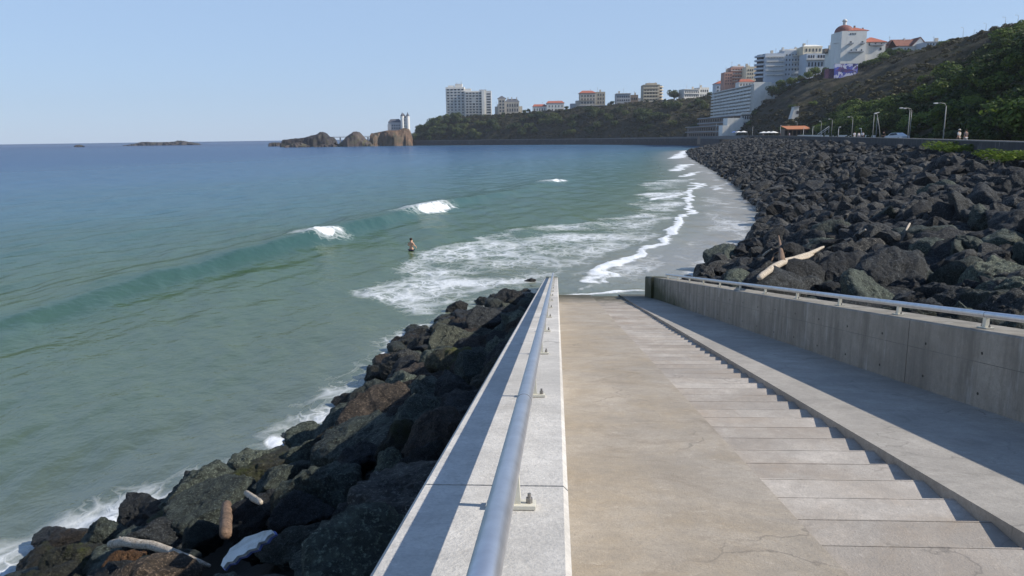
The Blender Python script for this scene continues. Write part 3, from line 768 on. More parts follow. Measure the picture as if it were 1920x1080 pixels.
NEAR, REST = RIGHT_R[:N_IND], RIGHT_R[N_IND:]
def place(lst, side):
    buckets = {}
    for q in lst:
        X, s = inv_rp(q[0], q[1])
        if side == 'L': b = max(0, int(round((s - 3.07) / 2.38))); k = XO - X
        else: b = max(0, int(round((s - 9.95) / 2.27))); k = X - xr(s)
        buckets.setdefault(b, []).append((k, q))
    for b, L in sorted(buckets.items()):
        L.sort(key=lambda t: t[0])
        for i, (k, q) in enumerate(L):
            v = random.randrange(8) if (side == 'L' or b < 5) else random.randrange(NV)
            o = bpy.data.objects.new('boulder', rock_mesh(v, q[6])); COL.objects.link(o)
            o.location = q[:3]; o.rotation_euler = q[5]; o.scale = (q[3] * q[4][0], q[3] * q[4][1], q[3] * q[4][2])
            out = ORD[min(i, 24)]
            if side == 'L':
                lab = f'{sizew(q[3])} {TINTW[q[6]]} boulder, {out} out from left slipway wall beside its {ORD[min(b, 24)]} post'
                tag(o, lab, 'boulder', 'boulders between the left slipway wall and the sea')
            else:
                lab = f'{sizew(q[3])} {TINTW[q[6]]} boulder, {out} out from right slipway wall beside its {ORD[min(b, 24)]} post'
                tag(o, lab, 'boulder', 'boulders on the slope right of the slipway')
place(LEFT_R, 'L'); place(NEAR, 'R')
def rubble():
    rng = np.random.default_rng(8)
    VV, FF, off = [], [], 0
    lib = {sub: [rock_verts(300 + v, sub) for v in range(10)] for sub in (2, 3)}
    lib[1] = [rock_verts(400 + v, 2) for v in range(6)]
    for q in REST:
        dist = math.hypot(q[0], q[1])
        sub = 3 if dist < 60 else 2
        P, Fc = lib[sub][rng.integers(10)]
        m = np.array(Euler(q[5]).to_matrix())
        VV.append((P * (q[3] * np.array(q[4]))) @ m.T + np.array(q[:3])); FF.append(Fc + off); off += len(P)
    me = mesh_np('distant_boulders', np.concatenate(VV), np.concatenate(FF))
    me.polygons.foreach_set('use_smooth', np.array([False] * len(me.polygons)))
    o = link('distant_boulders', me, rock_mat('dark_boulder_rubble', (0.010, 0.011, 0.0115), (0.026, 0.0275, 0.0285), (0.062, 0.064, 0.062), sc=0.55, light=(0.17, 0.17, 0.155)))
    tag(o, 'mass of dark boulders on the slope below the promenade wall', None, None, 'stuff')
rubble()

# ------------------------------------------------------------------ ground under the boulders, road, hill, sea walls
STN = [  # coast point, ridge point, ridge height, road height
    ((17, -30), (112, -10), 44, 6.2), ((22, 8), (118, 60), 46, 6.2), ((30, 30), (126, 90), 47, 6.2), ((42, 60), (140, 140), 48, 6.2), ((58, 113), (160, 205), 46, 6.2), ((72, 165), (178, 248), 46, 6.2), ((84, 215), (193, 288), 45.5, 6.2),
    ((97, 262), (205, 352), 48, 6.2), ((108, 315), (211, 395), 50, 6.2), ((116, 350), (213, 455), 49, 6.2), ((122, 392), (202, 508), 45, 6.1), ((128, 440), (200, 575), 43, 6.0), ((134, 500), (206, 650), 42, 5.6), ((138, 555), (200, 705), 41, 5.2),
    ((127, 612), (172, 728), 40, 4.8), ((106, 668), (125, 755), 38, 4.5), ((73, 734), (70, 792), 35, 4.4), ((20, 779), (20, 832), 33.5, 4.4), ((-40, 819), (-40, 866), 30.5, 4.4), ((-80, 844), (-78, 886), 28, 4.4), ((-102, 859), (-99, 893), 17, 4.4), ((-112, 884), (-114, 906), 6, 4.0)]
def dens(arr, k=6):
    arr = np.array(arr, float); n = len(arr); t = np.linspace(0, n - 1, (n - 1) * k + 1)
    return np.stack([np.interp(t, np.arange(n), arr[:, i]) for i in range(arr.shape[1])], -1)
def hill_profile(t):   # 0 at the road's edge, 1 at the ridge
    return np.interp(t, [0, 0.06, 0.14, 0.3, 0.5, 0.75, 0.92, 1.0], [0, 0.0, 0.05, 0.27, 0.52, 0.78, 0.95, 1.0])
def build_hill():
    Cc = dens([list(s[0]) + list(s[1]) + [s[2], s[3]] for s in STN], 14)
    n = len(Cc); T = np.concatenate([np.linspace(0, 1, 70), [1.15, 1.5, 2.2, 4.0]])
    V = np.zeros((n, len(T), 3))
    for j, t in enumerate(T):
        x = Cc[:, 0] + (Cc[:, 2] - Cc[:, 0]) * t; y = Cc[:, 1] + (Cc[:, 3] - Cc[:, 1]) * t
        tt = min(t, 1.0); z = Cc[:, 5] + (Cc[:, 4] - Cc[:, 5]) * hill_profile(tt)
        w = np.clip((t - 0.12) * 4, 0, 1) * np.clip((1.08 - t) * 6, 0.15, 1)
        wid = np.hypot(Cc[:, 2] - Cc[:, 0], Cc[:, 3] - Cc[:, 1])
        sc = np.clip(wid / 100, 0.3, 1)
        z = z + w * sc * (3.2 * fbm2(x, y, 34, 4, 91) + 2.0 * (0.4 - np.abs(fbm2(x, y, 17, 3, 92))))
        if t < 0.13: z = Cc[:, 5]
        V[:, j] = np.stack([x, y, z], -1)
    return Cc, T, V
HC, HT, HV = build_hill()
def hill_at(i, t):
    j = np.interp(t, HT, np.arange(len(HT))); j0 = int(j); f = j - j0; i0 = int(i); g = i - i0
    i1, j1 = min(i0 + 1, HV.shape[0] - 1), min(j0 + 1, HV.shape[1] - 1)
    return (HV[i0, j0] * (1 - f) + HV[i0, j1] * f) * (1 - g) + (HV[i1, j0] * (1 - f) + HV[i1, j1] * f) * g
def grid_faces(n, m):
    i = np.arange(n - 1)[:, None] * m + np.arange(m - 1)[None, :]
    return np.stack([i, i + 1, i + m + 1, i + m], -1).reshape(-1, 4)
def hill_mat():
    m, nt, b = base_mat('hill_scrub', 0.95, 0.1)
    geo = nd(nt, 'ShaderNodeNewGeometry'); pos = geo.outputs['Position']
    n1 = noise(nt, pos, 0.035, 7, 0.65, 0.6); n2 = noise(nt, pos, 0.35, 7, 0.75)
    c = ramp(nt, n1, [(0.35, (0.036, 0.042, 0.018)), (0.47, (0.060, 0.053, 0.035)), (0.6, (0.082, 0.072, 0.056)), (0.7, (0.045, 0.055, 0.02))])
    c = mix(nt, ramp(nt, n2, [(0.42, 0.8), (0.62, 0.0)]), c, (0.026, 0.028, 0.013))
    c = mix(nt, ramp(nt, noise(nt, pos, 1.4, 4, 0.7), [(0.6, 0.0), (0.75, 0.5)]), c, (0.14, 0.12, 0.085))
    nt.links.new(c, b.inputs['Base Color'])
    p = bump(nt, b, n2, 1.0, 1.6); bump(nt, b, noise(nt, pos, 1.6, 5, 0.7), 0.8, 0.35, p)
    return m
n, m_ = HV.shape[:2]
hme = mesh_np('hill', HV.reshape(-1, 3), grid_faces(n, m_)[:, ::-1]); hme.polygons.foreach_set('use_smooth', np.ones(len(hme.polygons), bool))
tag(link('hill', hme, hill_mat()), kind='structure')
# road sheet just above the terrain, on the flat foot of the hill
V = []
for i in range(n):
    a, b_ = HV[i, 0], HV[i, 0] + (HV[i, 8] - HV[i, 0])
    V += [a + np.array([0, 0, 0.004]), np.array([b_[0], b_[1], a[2] + 0.004])]
rme = mesh_np('promenade_road', np.array(V), np.array([(2 * i, 2 * i + 1, 2 * i + 3, 2 * i + 2) for i in range(n - 1)])[:, ::-1])
tag(link('promenade_road', rme, plain('pale_asphalt', (0.16, 0.155, 0.145), 0.9, 0.15, 0.3)), kind='structure')
def mound_ground():
    xs = np.arange(2, 128, 1.5); ys = np.arange(-10, 402, 2.0)
    XX, YY = np.meshgrid(xs, ys); zz = z_mound(XX.ravel(), YY.ravel()).reshape(XX.shape) - 0.45
    zz -= 0.9 * np.exp(-seg_dist(XX.ravel(), YY.ravel(), WATERLINE).reshape(XX.shape) / 2.5)
    X, S = np.zeros_like(XX), np.zeros_like(XX)
    for i in range(XX.shape[0]):
        for j in range(XX.shape[1]):
            X[i, j], S[i, j] = inv_rp(XX[i, j], YY[i, j])
    zz = np.where((X < xr(S) + 0.7) & (S < 38), -1.5, zz)
    dp = seg_dist(XX.ravel(), YY.ravel(), PROM).reshape(XX.shape)
    zz = np.where((~inside(XX, YY, MOUND)) & (dp > 0) & (XX > np.interp(YY, [p[1] for p in PROM], [p[0] for p in PROM])), 3.0, zz)
    me = mesh_np('ground', np.stack([XX, YY, zz], -1).reshape(-1, 3), grid_faces(*XX.shape))
    tag(link('ground', me, plain('dark_rubble_ground', (0.02, 0.02, 0.019), 0.95, 0.4, 1.2, bmp=0.5)), kind='structure')
mound_ground()
mb = MB(); P = [rp(XO - 0.02, s_) for s_ in np.linspace(-2, 42, 40)]; Q = []
for s_ in np.linspace(-2, 42, 40): Q.append(rp(min(xw_left(s_), XO - .4) - 1.0, s_))
pv = []
for a, c in zip(P, Q):
    row = []
    for t in np.linspace(0, 1, 8):
        g = a * (1 - t) + c * t; row.append((g[0], g[1], z_pile(g[0], g[1]) - 0.9))
    pv.append(row)
pv = np.array(pv)
tag(link('ground', mesh_np('ground', pv.reshape(-1, 3), grid_faces(40, 8)), M_G := plain('dark_wet_ground', (0.018, 0.018, 0.016), 0.7, 0.4, 1.2, bmp=0.5)), kind='structure')

def offset_poly(poly, d):
    P = np.array(poly, float); out = []
    for i in range(len(P)):
        t = P[min(i + 1, len(P) - 1)] - P[max(i - 1, 0)]; t /= np.linalg.norm(t); out.append(P[i] + d * np.array([t[1], -t[0]]))
    return out
def ribbon_wall(poly, w, z0, ztops, cap=0.0):
    A, B = offset_poly(poly, 0.0), offset_poly(poly, w); mb = MB()
    for i in range(len(poly) - 1):
        b = [(*A[i], z0), (*B[i], z0), (*B[i + 1], z0), (*A[i + 1], z0)]
        t = [(*A[i], ztops[i]), (*B[i], ztops[i]), (*B[i + 1], ztops[i + 1]), (*A[i + 1], ztops[i + 1])]
        k = len(mb.v); mb.v += [tuple(map(float, p)) for p in b + t]
        fs = [(3, 2, 1, 0), (4, 5, 6, 7), (0, 4, 7, 3), (1, 2, 6, 5)]
        if i == 0: fs.append((0, 1, 5, 4))
        if i == len(poly) - 2: fs.append((2, 3, 7, 6))
        mb.f += [tuple(k + j for j in f) for f in fs]
    return mb
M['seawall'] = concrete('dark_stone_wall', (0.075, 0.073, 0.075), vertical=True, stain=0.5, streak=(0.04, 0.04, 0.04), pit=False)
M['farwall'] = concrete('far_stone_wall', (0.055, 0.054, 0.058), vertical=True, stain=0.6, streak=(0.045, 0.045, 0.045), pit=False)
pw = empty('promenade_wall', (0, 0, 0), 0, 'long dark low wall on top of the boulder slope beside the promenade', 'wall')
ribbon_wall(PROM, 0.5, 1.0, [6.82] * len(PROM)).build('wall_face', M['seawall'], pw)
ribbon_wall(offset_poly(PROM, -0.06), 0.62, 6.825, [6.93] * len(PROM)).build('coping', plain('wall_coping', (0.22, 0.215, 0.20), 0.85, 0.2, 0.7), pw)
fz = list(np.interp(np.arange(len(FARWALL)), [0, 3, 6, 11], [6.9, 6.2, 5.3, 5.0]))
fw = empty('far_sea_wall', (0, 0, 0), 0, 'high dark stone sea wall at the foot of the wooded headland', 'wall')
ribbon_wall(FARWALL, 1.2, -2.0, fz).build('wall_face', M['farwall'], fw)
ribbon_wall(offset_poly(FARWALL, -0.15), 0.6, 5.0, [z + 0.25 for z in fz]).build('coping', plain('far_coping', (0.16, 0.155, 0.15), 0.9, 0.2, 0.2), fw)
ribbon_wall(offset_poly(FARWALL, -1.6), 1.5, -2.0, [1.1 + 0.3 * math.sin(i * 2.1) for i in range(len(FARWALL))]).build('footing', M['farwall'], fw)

# ------------------------------------------------------------------ rocks in the sea, headland tip
def crag(name, label, prof, ybase, Y, depth, mat, group=None, seed=1, cat='rock', nu=90, nv=30, rough=1.9):
    px = np.array([p[0] for p in prof], float); zt = np.array([at(p[0], p[1], Y)[2] for p in prof])
    x0, x1 = at(px[0], ybase, Y)[0], at(px[-1], ybase, Y)[0]
    xs = np.array([at(p, ybase, Y)[0] for p in px])
    U = np.linspace(x0, x1, nu); W = np.linspace(-1, 1, nv)
    UU, WW = np.meshgrid(U, W, indexing='ij')
    hz = np.interp(UU, xs, zt)
    q = np.clip(1 - np.abs(WW) ** 3.0, 0, 1) ** 0.6
    sc = max(hz.max() * 0.5, 1.0)
    nz = fbm(np.stack([UU.ravel() / (sc * 1.6), WW.ravel() * depth / (sc * 3.2), np.full(UU.size, seed * 3.1)], -1), 5, seed).reshape(UU.shape)
    z = hz * q + rough * 0.11 * sc * nz * q ** 0.3 - 1.6 * (1 - q)
    y = Y + WW * depth * 0.5 * (0.75 + 0.25 * nz)
    me = mesh_np(name, np.stack([UU, y, z], -1).reshape(-1, 3), grid_faces(nu, nv)[:, ::-1])
    o = link(name, me, mat); tag(o, label, cat, group); return o
M['island'] = rock_mat('brown_sea_rock', (0.022, 0.018, 0.018), (0.04, 0.031, 0.029), (0.085, 0.064, 0.052), wet=False, sc=0.12, moss=(0.05, 0.05, 0.02))
M['cliff'] = rock_mat('ochre_cliff', (0.04, 0.028, 0.02), (0.10, 0.06, 0.035), (0.24, 0.14, 0.08), wet=False, sc=0.10, moss=(0.035, 0.035, 0.018))
crag('islet', 'long low flat brown islet far out on the sea', [(238, 272), (262, 269), (266, 266.5), (290, 267), (325, 266.2), (336, 264), (352, 265.5), (368, 269), (374, 271.6)], 273.5, 1700, 60, M['island'], seed=3, cat='islet')
crag('rock', 'tiny dark rock in the sea left of the flat islet', [(141, 273.2), (146, 271.6), (152, 271.8), (156, 273.2)], 273.5, 1500, 16, M['island'], seed=4)
crag('rock', 'long flat-topped brown rock outermost off the headland', [(532, 272), (535, 261.5), (565, 260), (585, 254.5), (598, 251), (604, 247), (611, 250), (616, 256.5), (626, 257.5), (629, 268)], 272.6, 905, 46, M['island'], seed=5, nu=90)
crag('rock', 'low dark rock in front of the flat-topped sea rock', [(536, 274), (556, 267.5), (566, 268), (582, 274.4)], 274.9, 840, 20, M['island'], seed=6)
crag('rock', 'small low reef between the two bigger sea rocks', [(592, 274.4), (604, 270), (618, 272), (624, 269), (631, 274.4)], 274.8, 838, 16, M['island'], seed=7)
crag('rock', 'pointed brown sea rock beside the footbridge', [(628, 273), (645, 264), (656, 256), (666, 249), (676, 251), (686, 262), (697, 268), (707, 274)], 274.6, 850, 34, M['island'], seed=8, nu=80)
crag('rock', 'flat dark reef just breaking the surface at the outermost rock', [(505, 268.6), (512, 267.4), (528, 267.8), (534, 268.8)], 269.2, 1010, 16, M['island'], seed=9)
crag('cliff', 'ochre rock cliff carrying the turreted villa', [(696, 272), (698, 250), (706, 247.5), (722, 245.5), (738, 246), (750, 243), (760, 238), (769, 240), (773, 256), (777, 273)], 274.4, 862, 50, M['cliff'], seed=10, nu=110, nv=34, rough=1.5, cat='cliff')

def far_part(name, mb, mat, root, smooth=False): return mb.build(name, mat, root, smooth)
M['steel'] = plain('weathered_steel', (0.28, 0.27, 0.26), 0.6, 0.15, 1.0)
br = empty('footbridge', at(628, 262, 880), 0, 'thin pale footbridge linking the sea rocks to the villa cliff', 'bridge')
L = at(700, 257, 880)[0] - at(628, 262, 880)[0]; bz = at(640, 257.2, 880)[2] - at(628, 262, 880)[2]
far_part('deck', MB().box((L / 2, 0, bz), (L + 4, 2.6, 0.7)), M['steel'], br)
far_part('railing', MB().box((L / 2, -1.2, bz + 1.1), (L + 4, 0.1, 0.12)).box((L / 2, 1.2, bz + 1.1), (L + 4, 0.1, 0.12)), M['steel'], br)
for u in (0.14, 0.32, 0.52, 0.86): far_part('pillar', MB().box((L * u, 0, bz / 2 - 3.2), (1.3, 1.8, bz + 5.5)), M['steel'], br)

# ------------------------------------------------------------------ buildings
W_ = {
    'white': plain('white_render', (0.62, 0.60, 0.55), 0.85, 0.06, 0.15, dirt=(0.42, 0.41, 0.39)),
    'bright': plain('bright_white_render', (0.70, 0.68, 0.62), 0.85, 0.05, 0.15, dirt=(0.5, 0.5, 0.46)),
    'cream': plain('cream_render', (0.60, 0.52, 0.38), 0.85, 0.08, 0.15, dirt=(0.38, 0.33, 0.25)),
    'stone': plain('beige_stone', (0.45, 0.40, 0.33), 0.9, 0.1, 0.2, dirt=(0.27, 0.24, 0.2)),
    'tan': plain('tan_render', (0.42, 0.36, 0.27), 0.85, 0.1, 0.2),
    'grey': plain('grey_render', (0.36, 0.37, 0.38), 0.85, 0.1, 0.2),
    'pink': plain('pinkish_brick', (0.42, 0.24, 0.18), 0.9, 0.15, 0.3),
    'brown': plain('brown_render', (0.22, 0.17, 0.13), 0.9, 0.15, 0.3),
    'blue': plain('pale_blue_grey_render', (0.50, 0.53, 0.56), 0.8, 0.07, 0.15),
}
M['tile'] = plain('red_roof_tile', (0.33, 0.105, 0.065), 0.85, 0.2, 0.6)
M['dome'] = plain('dull_red_dome_tile', (0.21, 0.085, 0.07), 0.8, 0.2, 0.6)
M['dtile'] = plain('brown_roof_tile', (0.20, 0.09, 0.065), 0.85, 0.2, 0.6)
M['slate'] = plain('slate_roof', (0.10, 0.105, 0.12), 0.7, 0.15, 0.5)
M['glass'] = plain('dark_window_glass', (0.035, 0.04, 0.05), 0.12, 0.3, 0.3, spec=0.5)
M['shade'] = plain('dark_opening', (0.05, 0.05, 0.055), 0.8, 0.3, 0.3)
M['conc'] = plain('grey_roof_concrete', (0.30, 0.29, 0.28), 0.9, 0.1, 0.3)

def place_b(name, label, pxc, ybase, Y, yaw=0.0, cat='building', group=None):
    return empty(name, at(pxc, ybase, Y), yaw, label, cat, group)
class Bx:
    """local frame of a building: px -> metres at its distance, front facing local -Y"""
    def __init__(s, root, pxc, ybase, Y): s.root, s.pxc, s.yb, s.Y = root, pxc, ybase, Y
    def x(s, px): return (px - s.pxc) * s.Y / F_PX
    def z(s, y): return (s.yb - y) * s.Y / F_PX
    def block(s, p0, p1, y0, depth, mat, ybot=None, yoff=0.0, part='wall', sink=9.0):
        x0, x1 = s.x(p0), s.x(p1); z1 = s.z(y0); zb = -sink if ybot is None else s.z(ybot)
        return MB().box(((x0 + x1) / 2, yoff + depth / 2, (z1 + zb) / 2), (x1 - x0, depth, z1 - zb)).build(part, mat, s.root)
    def windows(s, p0, p1, ytop, ybot, nx, nz, w=0.6, h=0.55, yoff=0.0, mat=None, skip=0.0, part='window', sill=None):
        x0, x1 = s.x(p0), s.x(p1); z1, z0 = s.z(ytop), s.z(ybot); cw, ch = (x1 - x0) / nx, (z1 - z0) / nz
        me = MB().box((0, 0, 0), (cw * w, 0.16, ch * h)).mesh(part); me.materials.append(mat or M['glass'])
        sm = None
        if sill: sm = MB().box((0, -0.1, -ch * h / 2 - 0.08), (cw * w + 0.3, 0.4, 0.14)).mesh('sill'); sm.materials.append(sill)
        for i in range(nx):
            for j in range(nz):
                if random.random() < skip: continue
                o = bpy.data.objects.new(part, me); COL.objects.link(o); o.parent = s.root
                o.location = (x0 + cw * (i + 0.5), yoff - 0.06, z0 + ch * (j + 0.5))
                if sm: q = bpy.data.objects.new('sill', sm); COL.objects.link(q); q.parent = o
    def bands(s, p0, p1, ytop, ybot, n, out, th, mat, yoff=0.0, part='balcony', rail=0.0):
        x0, x1 = s.x(p0), s.x(p1)
        for k in range(n):
            z = s.z(ytop + (ybot - ytop) * k / max(n - 1, 1))
            mb = MB().box(((x0 + x1) / 2, yoff - out / 2 + 0.05, z), (x1 - x0, out, th))
            if rail: mb.box(((x0 + x1) / 2, yoff - out + 0.08, z + th / 2 + rail / 2), (x1 - x0, 0.14, rail))
            mb.build(part, mat, s.root)

# 1 white apartment tower on the headland
r = place_b('apartment_tower', 'tall white apartment tower of two wings, first tower from the sea on the headland', 880, 222, 893)
b = Bx(r, 880, 222, 893)
b.block(838, 872, 166, 16, W_['white']); b.block(872.3, 921, 173.5, 14, W_['white'], yoff=-3)
b.bands(838, 872, 169, 218, 11, 0.9, 0.5, W_['white'], 0.0); b.bands(873, 903, 176, 218, 10, 1.2, 0.5, W_['white'], -3.0)
b.windows(839, 872, 168, 220, 5, 10, .55, .5, 0.0); b.windows(874, 904, 175, 219, 5, 9, .62, .55, -3.0, skip=.06); b.windows(911, 921, 177, 219, 1, 9, .7, .5, -3.0)
b.block(903.5, 909, 172.6, 2.2, W_['bright'], yoff=-4.6, part='pier')
b.block(855, 868, 160, 8, W_['white'], 166.0, 3, 'penthouse'); b.block(842, 853, 163, 8, W_['white'], 166.0, 3, 'penthouse'); b.block(873, 884, 169, 6, W_['white'], 173.4, 1, 'penthouse'); b.block(899, 912, 171, 6, W_['grey'], 173.4, 1, 'penthouse')
MB().tube([(b.x(866), 7, b.z(160)), (b.x(866), 7, b.z(155))], 0.22, 6).tube([(b.x(858), 7, b.z(160)), (b.x(858), 7, b.z(157))], 0.22, 6).build('mast', M['steel'], r)
# 2 beige mansion
r = place_b('mansion', 'beige stone mansion with turret and slate roofs, right of the white apartment tower', 954, 213, 868); b = Bx(r, 954, 213, 868)
b.block(935, 948, 186, 14, W_['stone']); b.block(928.5, 936, 200, 10, W_['stone'], yoff=2); b.block(948.2, 973, 192, 14, W_['stone'], yoff=1); b.block(973.2, 979, 200, 12, W_['cream'], yoff=2)
MB().hip((b.x(941.5), 7, b.z(186)), 8, 12, 3.2, .4, 0, .9).build('roof', M['slate'], r)
MB().hip((b.x(960.5), 8, b.z(192)), 15, 13, 3.4, .7, 0, .5).build('roof', M['slate'], r)
for q in (944, 952, 959, 968): b.block(q, q + 1.6, 183.5, 1.2, W_['stone'], 191, 5, 'chimney')
b.windows(936, 947, 188, 211, 2, 4, .5, .55); b.windows(950, 972, 194, 211, 5, 2, .4, .62, 1.0)
# 3 white house with red roofs
r = place_b('house', 'long white house with two red tiled roofs among the headland trees', 1028, 211, 855); b = Bx(r, 1028, 211, 855)
b.block(1000, 1025, 200, 12, W_['bright']); b.block(1025.2, 1057, 194.5, 13, W_['bright'], yoff=-1)
MB().hip((b.x(1012.5), 6, b.z(200)), 15, 12, 2.6, .8).build('roof', M['tile'], r); MB().hip((b.x(1041), 5.5, b.z(194.5)), 19, 13, 2.6, .8).build('roof', M['tile'], r)
b.windows(1001, 1024, 202, 209, 5, 1, .35, .6); b.windows(1027, 1056, 197, 203, 5, 1, .25, .6, -1.0); b.windows(1027, 1056, 204, 210, 5, 1, .3, .7, -1.0)
# 4 beige block with red hip roof
r = place_b('mansion', 'beige mansion with red hipped roof and yellow right wing above a grey retaining wall', 1108, 204, 815); b = Bx(r, 1108, 204, 815)
b.block(1088, 1117, 176, 14, W_['stone']); b.block(1117.2, 1134, 174, 14, W_['tan'], yoff=.6); b.block(1081, 1088.2, 189, 10, W_['stone'], yoff=1); b.block(1071, 1081.2, 194, 9, W_['slate'] if 'slate' in W_ else W_['grey'], yoff=2)
MB().hip((b.x(1102), 7, b.z(176)), 17, 14, 2.8, .6).build('roof', M['tile'], r)
b.windows(1089, 1116, 178, 202, 5, 4, .42, .55, skip=.05); b.windows(1119, 1133, 176, 203, 3, 4, .35, .6, .6)
b.bands(1089, 1116, 189, 189, 1, .9, .3, W_['stone'])
# 5 low grey building
r = place_b('building', 'low grey flat-roofed building between the red hipped mansion and the tan block', 1180, 200, 800); b = Bx(r, 1180, 200, 800)
b.block(1156, 1182, 176, 12, W_['grey']); b.block(1182.2, 1196, 179, 12, W_['brown'], yoff=.5); b.block(1196.2, 1205, 185, 10, W_['grey'], yoff=1)
b.bands(1155, 1183, 176.4, 176.4, 1, .8, .5, W_['white'], part='cornice'); b.windows(1157, 1181, 179, 198, 6, 3, .5, .5); b.windows(1183, 1195, 182, 198, 3, 2, .5, .5, .5)
# 6 tan block with curved balconies
r = place_b('apartment_block', 'tan apartment block with curved balconies beside the round dark tree', 1223, 195, 770); b = Bx(r, 1223, 195, 770)
b.block(1206, 1236, 161, 14, W_['tan']); b.block(1213, 1232, 157.5, 8, W_['tan'], 161, 3, 'penthouse')
for k in range(6):
    z = b.z(164 + 5.4 * k)
    MB().lathe((b.x(1236), 5, z - .9), [(4.2, 0), (4.4, 0.1), (4.4, 1.1), (4.2, 1.2)], 20).build('balcony', W_['cream'], r)
MB().lathe((b.x(1236), 5, -6), [(3.1, 0), (3.1, b.z(162) + 6)], 20).build('stair_tower', M['shade'], r)
b.bands(1205.5, 1236, 161, 161, 1, .9, .5, W_['cream'], part='cornice'); b.bands(1206, 1234, 167.5, 192, 5, 1.3, .35, W_['cream'], rail=.9); b.windows(1207, 1233, 163, 194, 5, 6, .55, .45)
# 7 long low white block
r = place_b('apartment_block', 'long low white-grey block on the skyline right of the round dark tree', 1306, 184, 760, R(14)); b = Bx(r, 1306, 184, 760)
b.block(1281, 1312, 168, 12, W_['white']); b.block(1312.2, 1331, 165, 12, W_['white'], yoff=.4); b.windows(1282, 1311, 170, 183, 8, 2, .55, .45); b.windows(1313, 1330, 167, 183, 4, 2, .5, .45, .4)
b.bands(1281, 1312, 168.5, 176, 2, .9, .4, W_['white'])
# 8 hotel at the foot of the cliff: long balcony face towards the sea, white gable towards the slipway
hx0, hy0, hy1 = 156.5, 512.0, 612.0
r = empty('hotel', (hx0, hy0, 0), 0, 'long white hotel of stacked balconies with plain white gable at the cliff foot', 'hotel')
zt, zb = 39.6, 20.5
MB().box((8.6, 50, (zt + 2) / 2), (14.0, 100, zt - 2)).build('wall', W_['white'], r)
MB().box((7.2, -0.35, (zt + 12.5) / 2 + .4), (11.2, 0.7, zt - 11.5)).build('gable', W_['bright'], r)
nfl = 8; fh = (zt - 1.0 - zb) / nfl
for k in range(nfl + 1):
    z = zb + fh * k
    MB().box((0.7, 50, z), (1.9, 100.4, 0.32)).box((-0.2, 50, z + 0.62), (0.14, 100.4, 0.9)).build('balcony', W_['white'], r) if k < nfl else MB().box((0.8, 50, z + .3), (2.4, 100.4, 0.5)).build('eave', W_['white'], r)
dvm = MB().box((0.75, 0, 0), (1.6, 0.22, fh - .35)).mesh('divider'); dvm.materials.append(W_['white'])
glm = MB().box((1.52, 0, 0), (0.12, 3.4, fh * .62)).mesh('window'); glm.materials.append(M['glass'])
for k in range(nfl):
    for j in range(12):
        o = bpy.data.objects.new('window', glm); COL.objects.link(o); o.parent = r; o.location = (0, 4 + j * 8.35, zb + fh * (k + .5))
        o = bpy.data.objects.new('divider', dvm); COL.objects.link(o); o.parent = r; o.location = (0, 0.2 + j * 8.35, zb + fh * (k + .5))
MB().box((16.2, 7, (zt + 14) / 2 - 1), (5.2, 9, zt - 16)).build('stair_block', W_['cream'], r)
me = MB().box((0, 0, 0), (1.9, .14, 1.5)).mesh('window'); me.materials.append(M['shade'])
for i in range(2):
    for j in range(3):
        o = bpy.data.objects.new('window', me); COL.objects.link(o); o.parent = r; o.location = (15.0 + 2.3 * i, 2.44, 36.6 - 3.1 * j)
# its terraces
r = empty('terrace_building', (150, 500, 0), 0, 'dark terraced building with rows of openings below the hotel, seaward side', 'building')
MB().box((-1, 40, 10), (16, 90, 18)).build('wall', W_['brown'], r); MB().box((-12, 42, 7), (9, 96, 12)).build('wall', W_['brown'], r)
for z in (19.2, 15.6): MB().box((-1.5, 40, z), (17.5, 92, .5)).build('terrace', W_['grey'], r)
for z in (13.2, 9.6): MB().box((-12.5, 42, z), (10.5, 98, .4)).build('terrace', W_['grey'], r)
me = MB().box((0, 0, 0), (.14, 3.2, 1.8)).mesh('window'); me.materials.append(M['glass'])
for j in range(14):
    for (x, z) in ((-9.05, 17.3), (-16.55, 11.3), (-16.55, 7.5)):
        o = bpy.data.objects.new('window', me); COL.objects.link(o); o.parent = r; o.location = (x, 0 + j * 6.2, z)
# white stepped annex
r = place_b('annex', 'white stepped annex with blank wall and arcaded terrace in front of the hotel', 1400, 247, 485); b = Bx(r, 1400, 247, 485)
b.block(1364, 1393, 222, 10, W_['bright']); b.block(1355, 1366, 235, 9, W_['bright'], yoff=-.5); b.block(1393.2, 1432, 228, 14, W_['blue'], yoff=2); b.block(1396, 1438, 214, 12, W_['white'], 228.2, 9); b.block(1432.2, 1456, 211, 8, W_['grey'], 228, 15)
b.windows(1395, 1431, 230, 238, 8, 1, .45, .7, 2.0); b.windows(1398, 1437, 217, 225, 9, 1, .5, .7, 9.0); b.windows(1434, 1454, 213, 219, 4, 1, .4, .6, 15.0)
b.bands(1396, 1438, 214.5, 214.5, 1, .8, .4, W_['bright'], 9.0, rail=.9); b.bands(1393, 1432, 228.4, 228.4, 1, 1.0, .4, W_['bright'], 2.0, rail=.9)
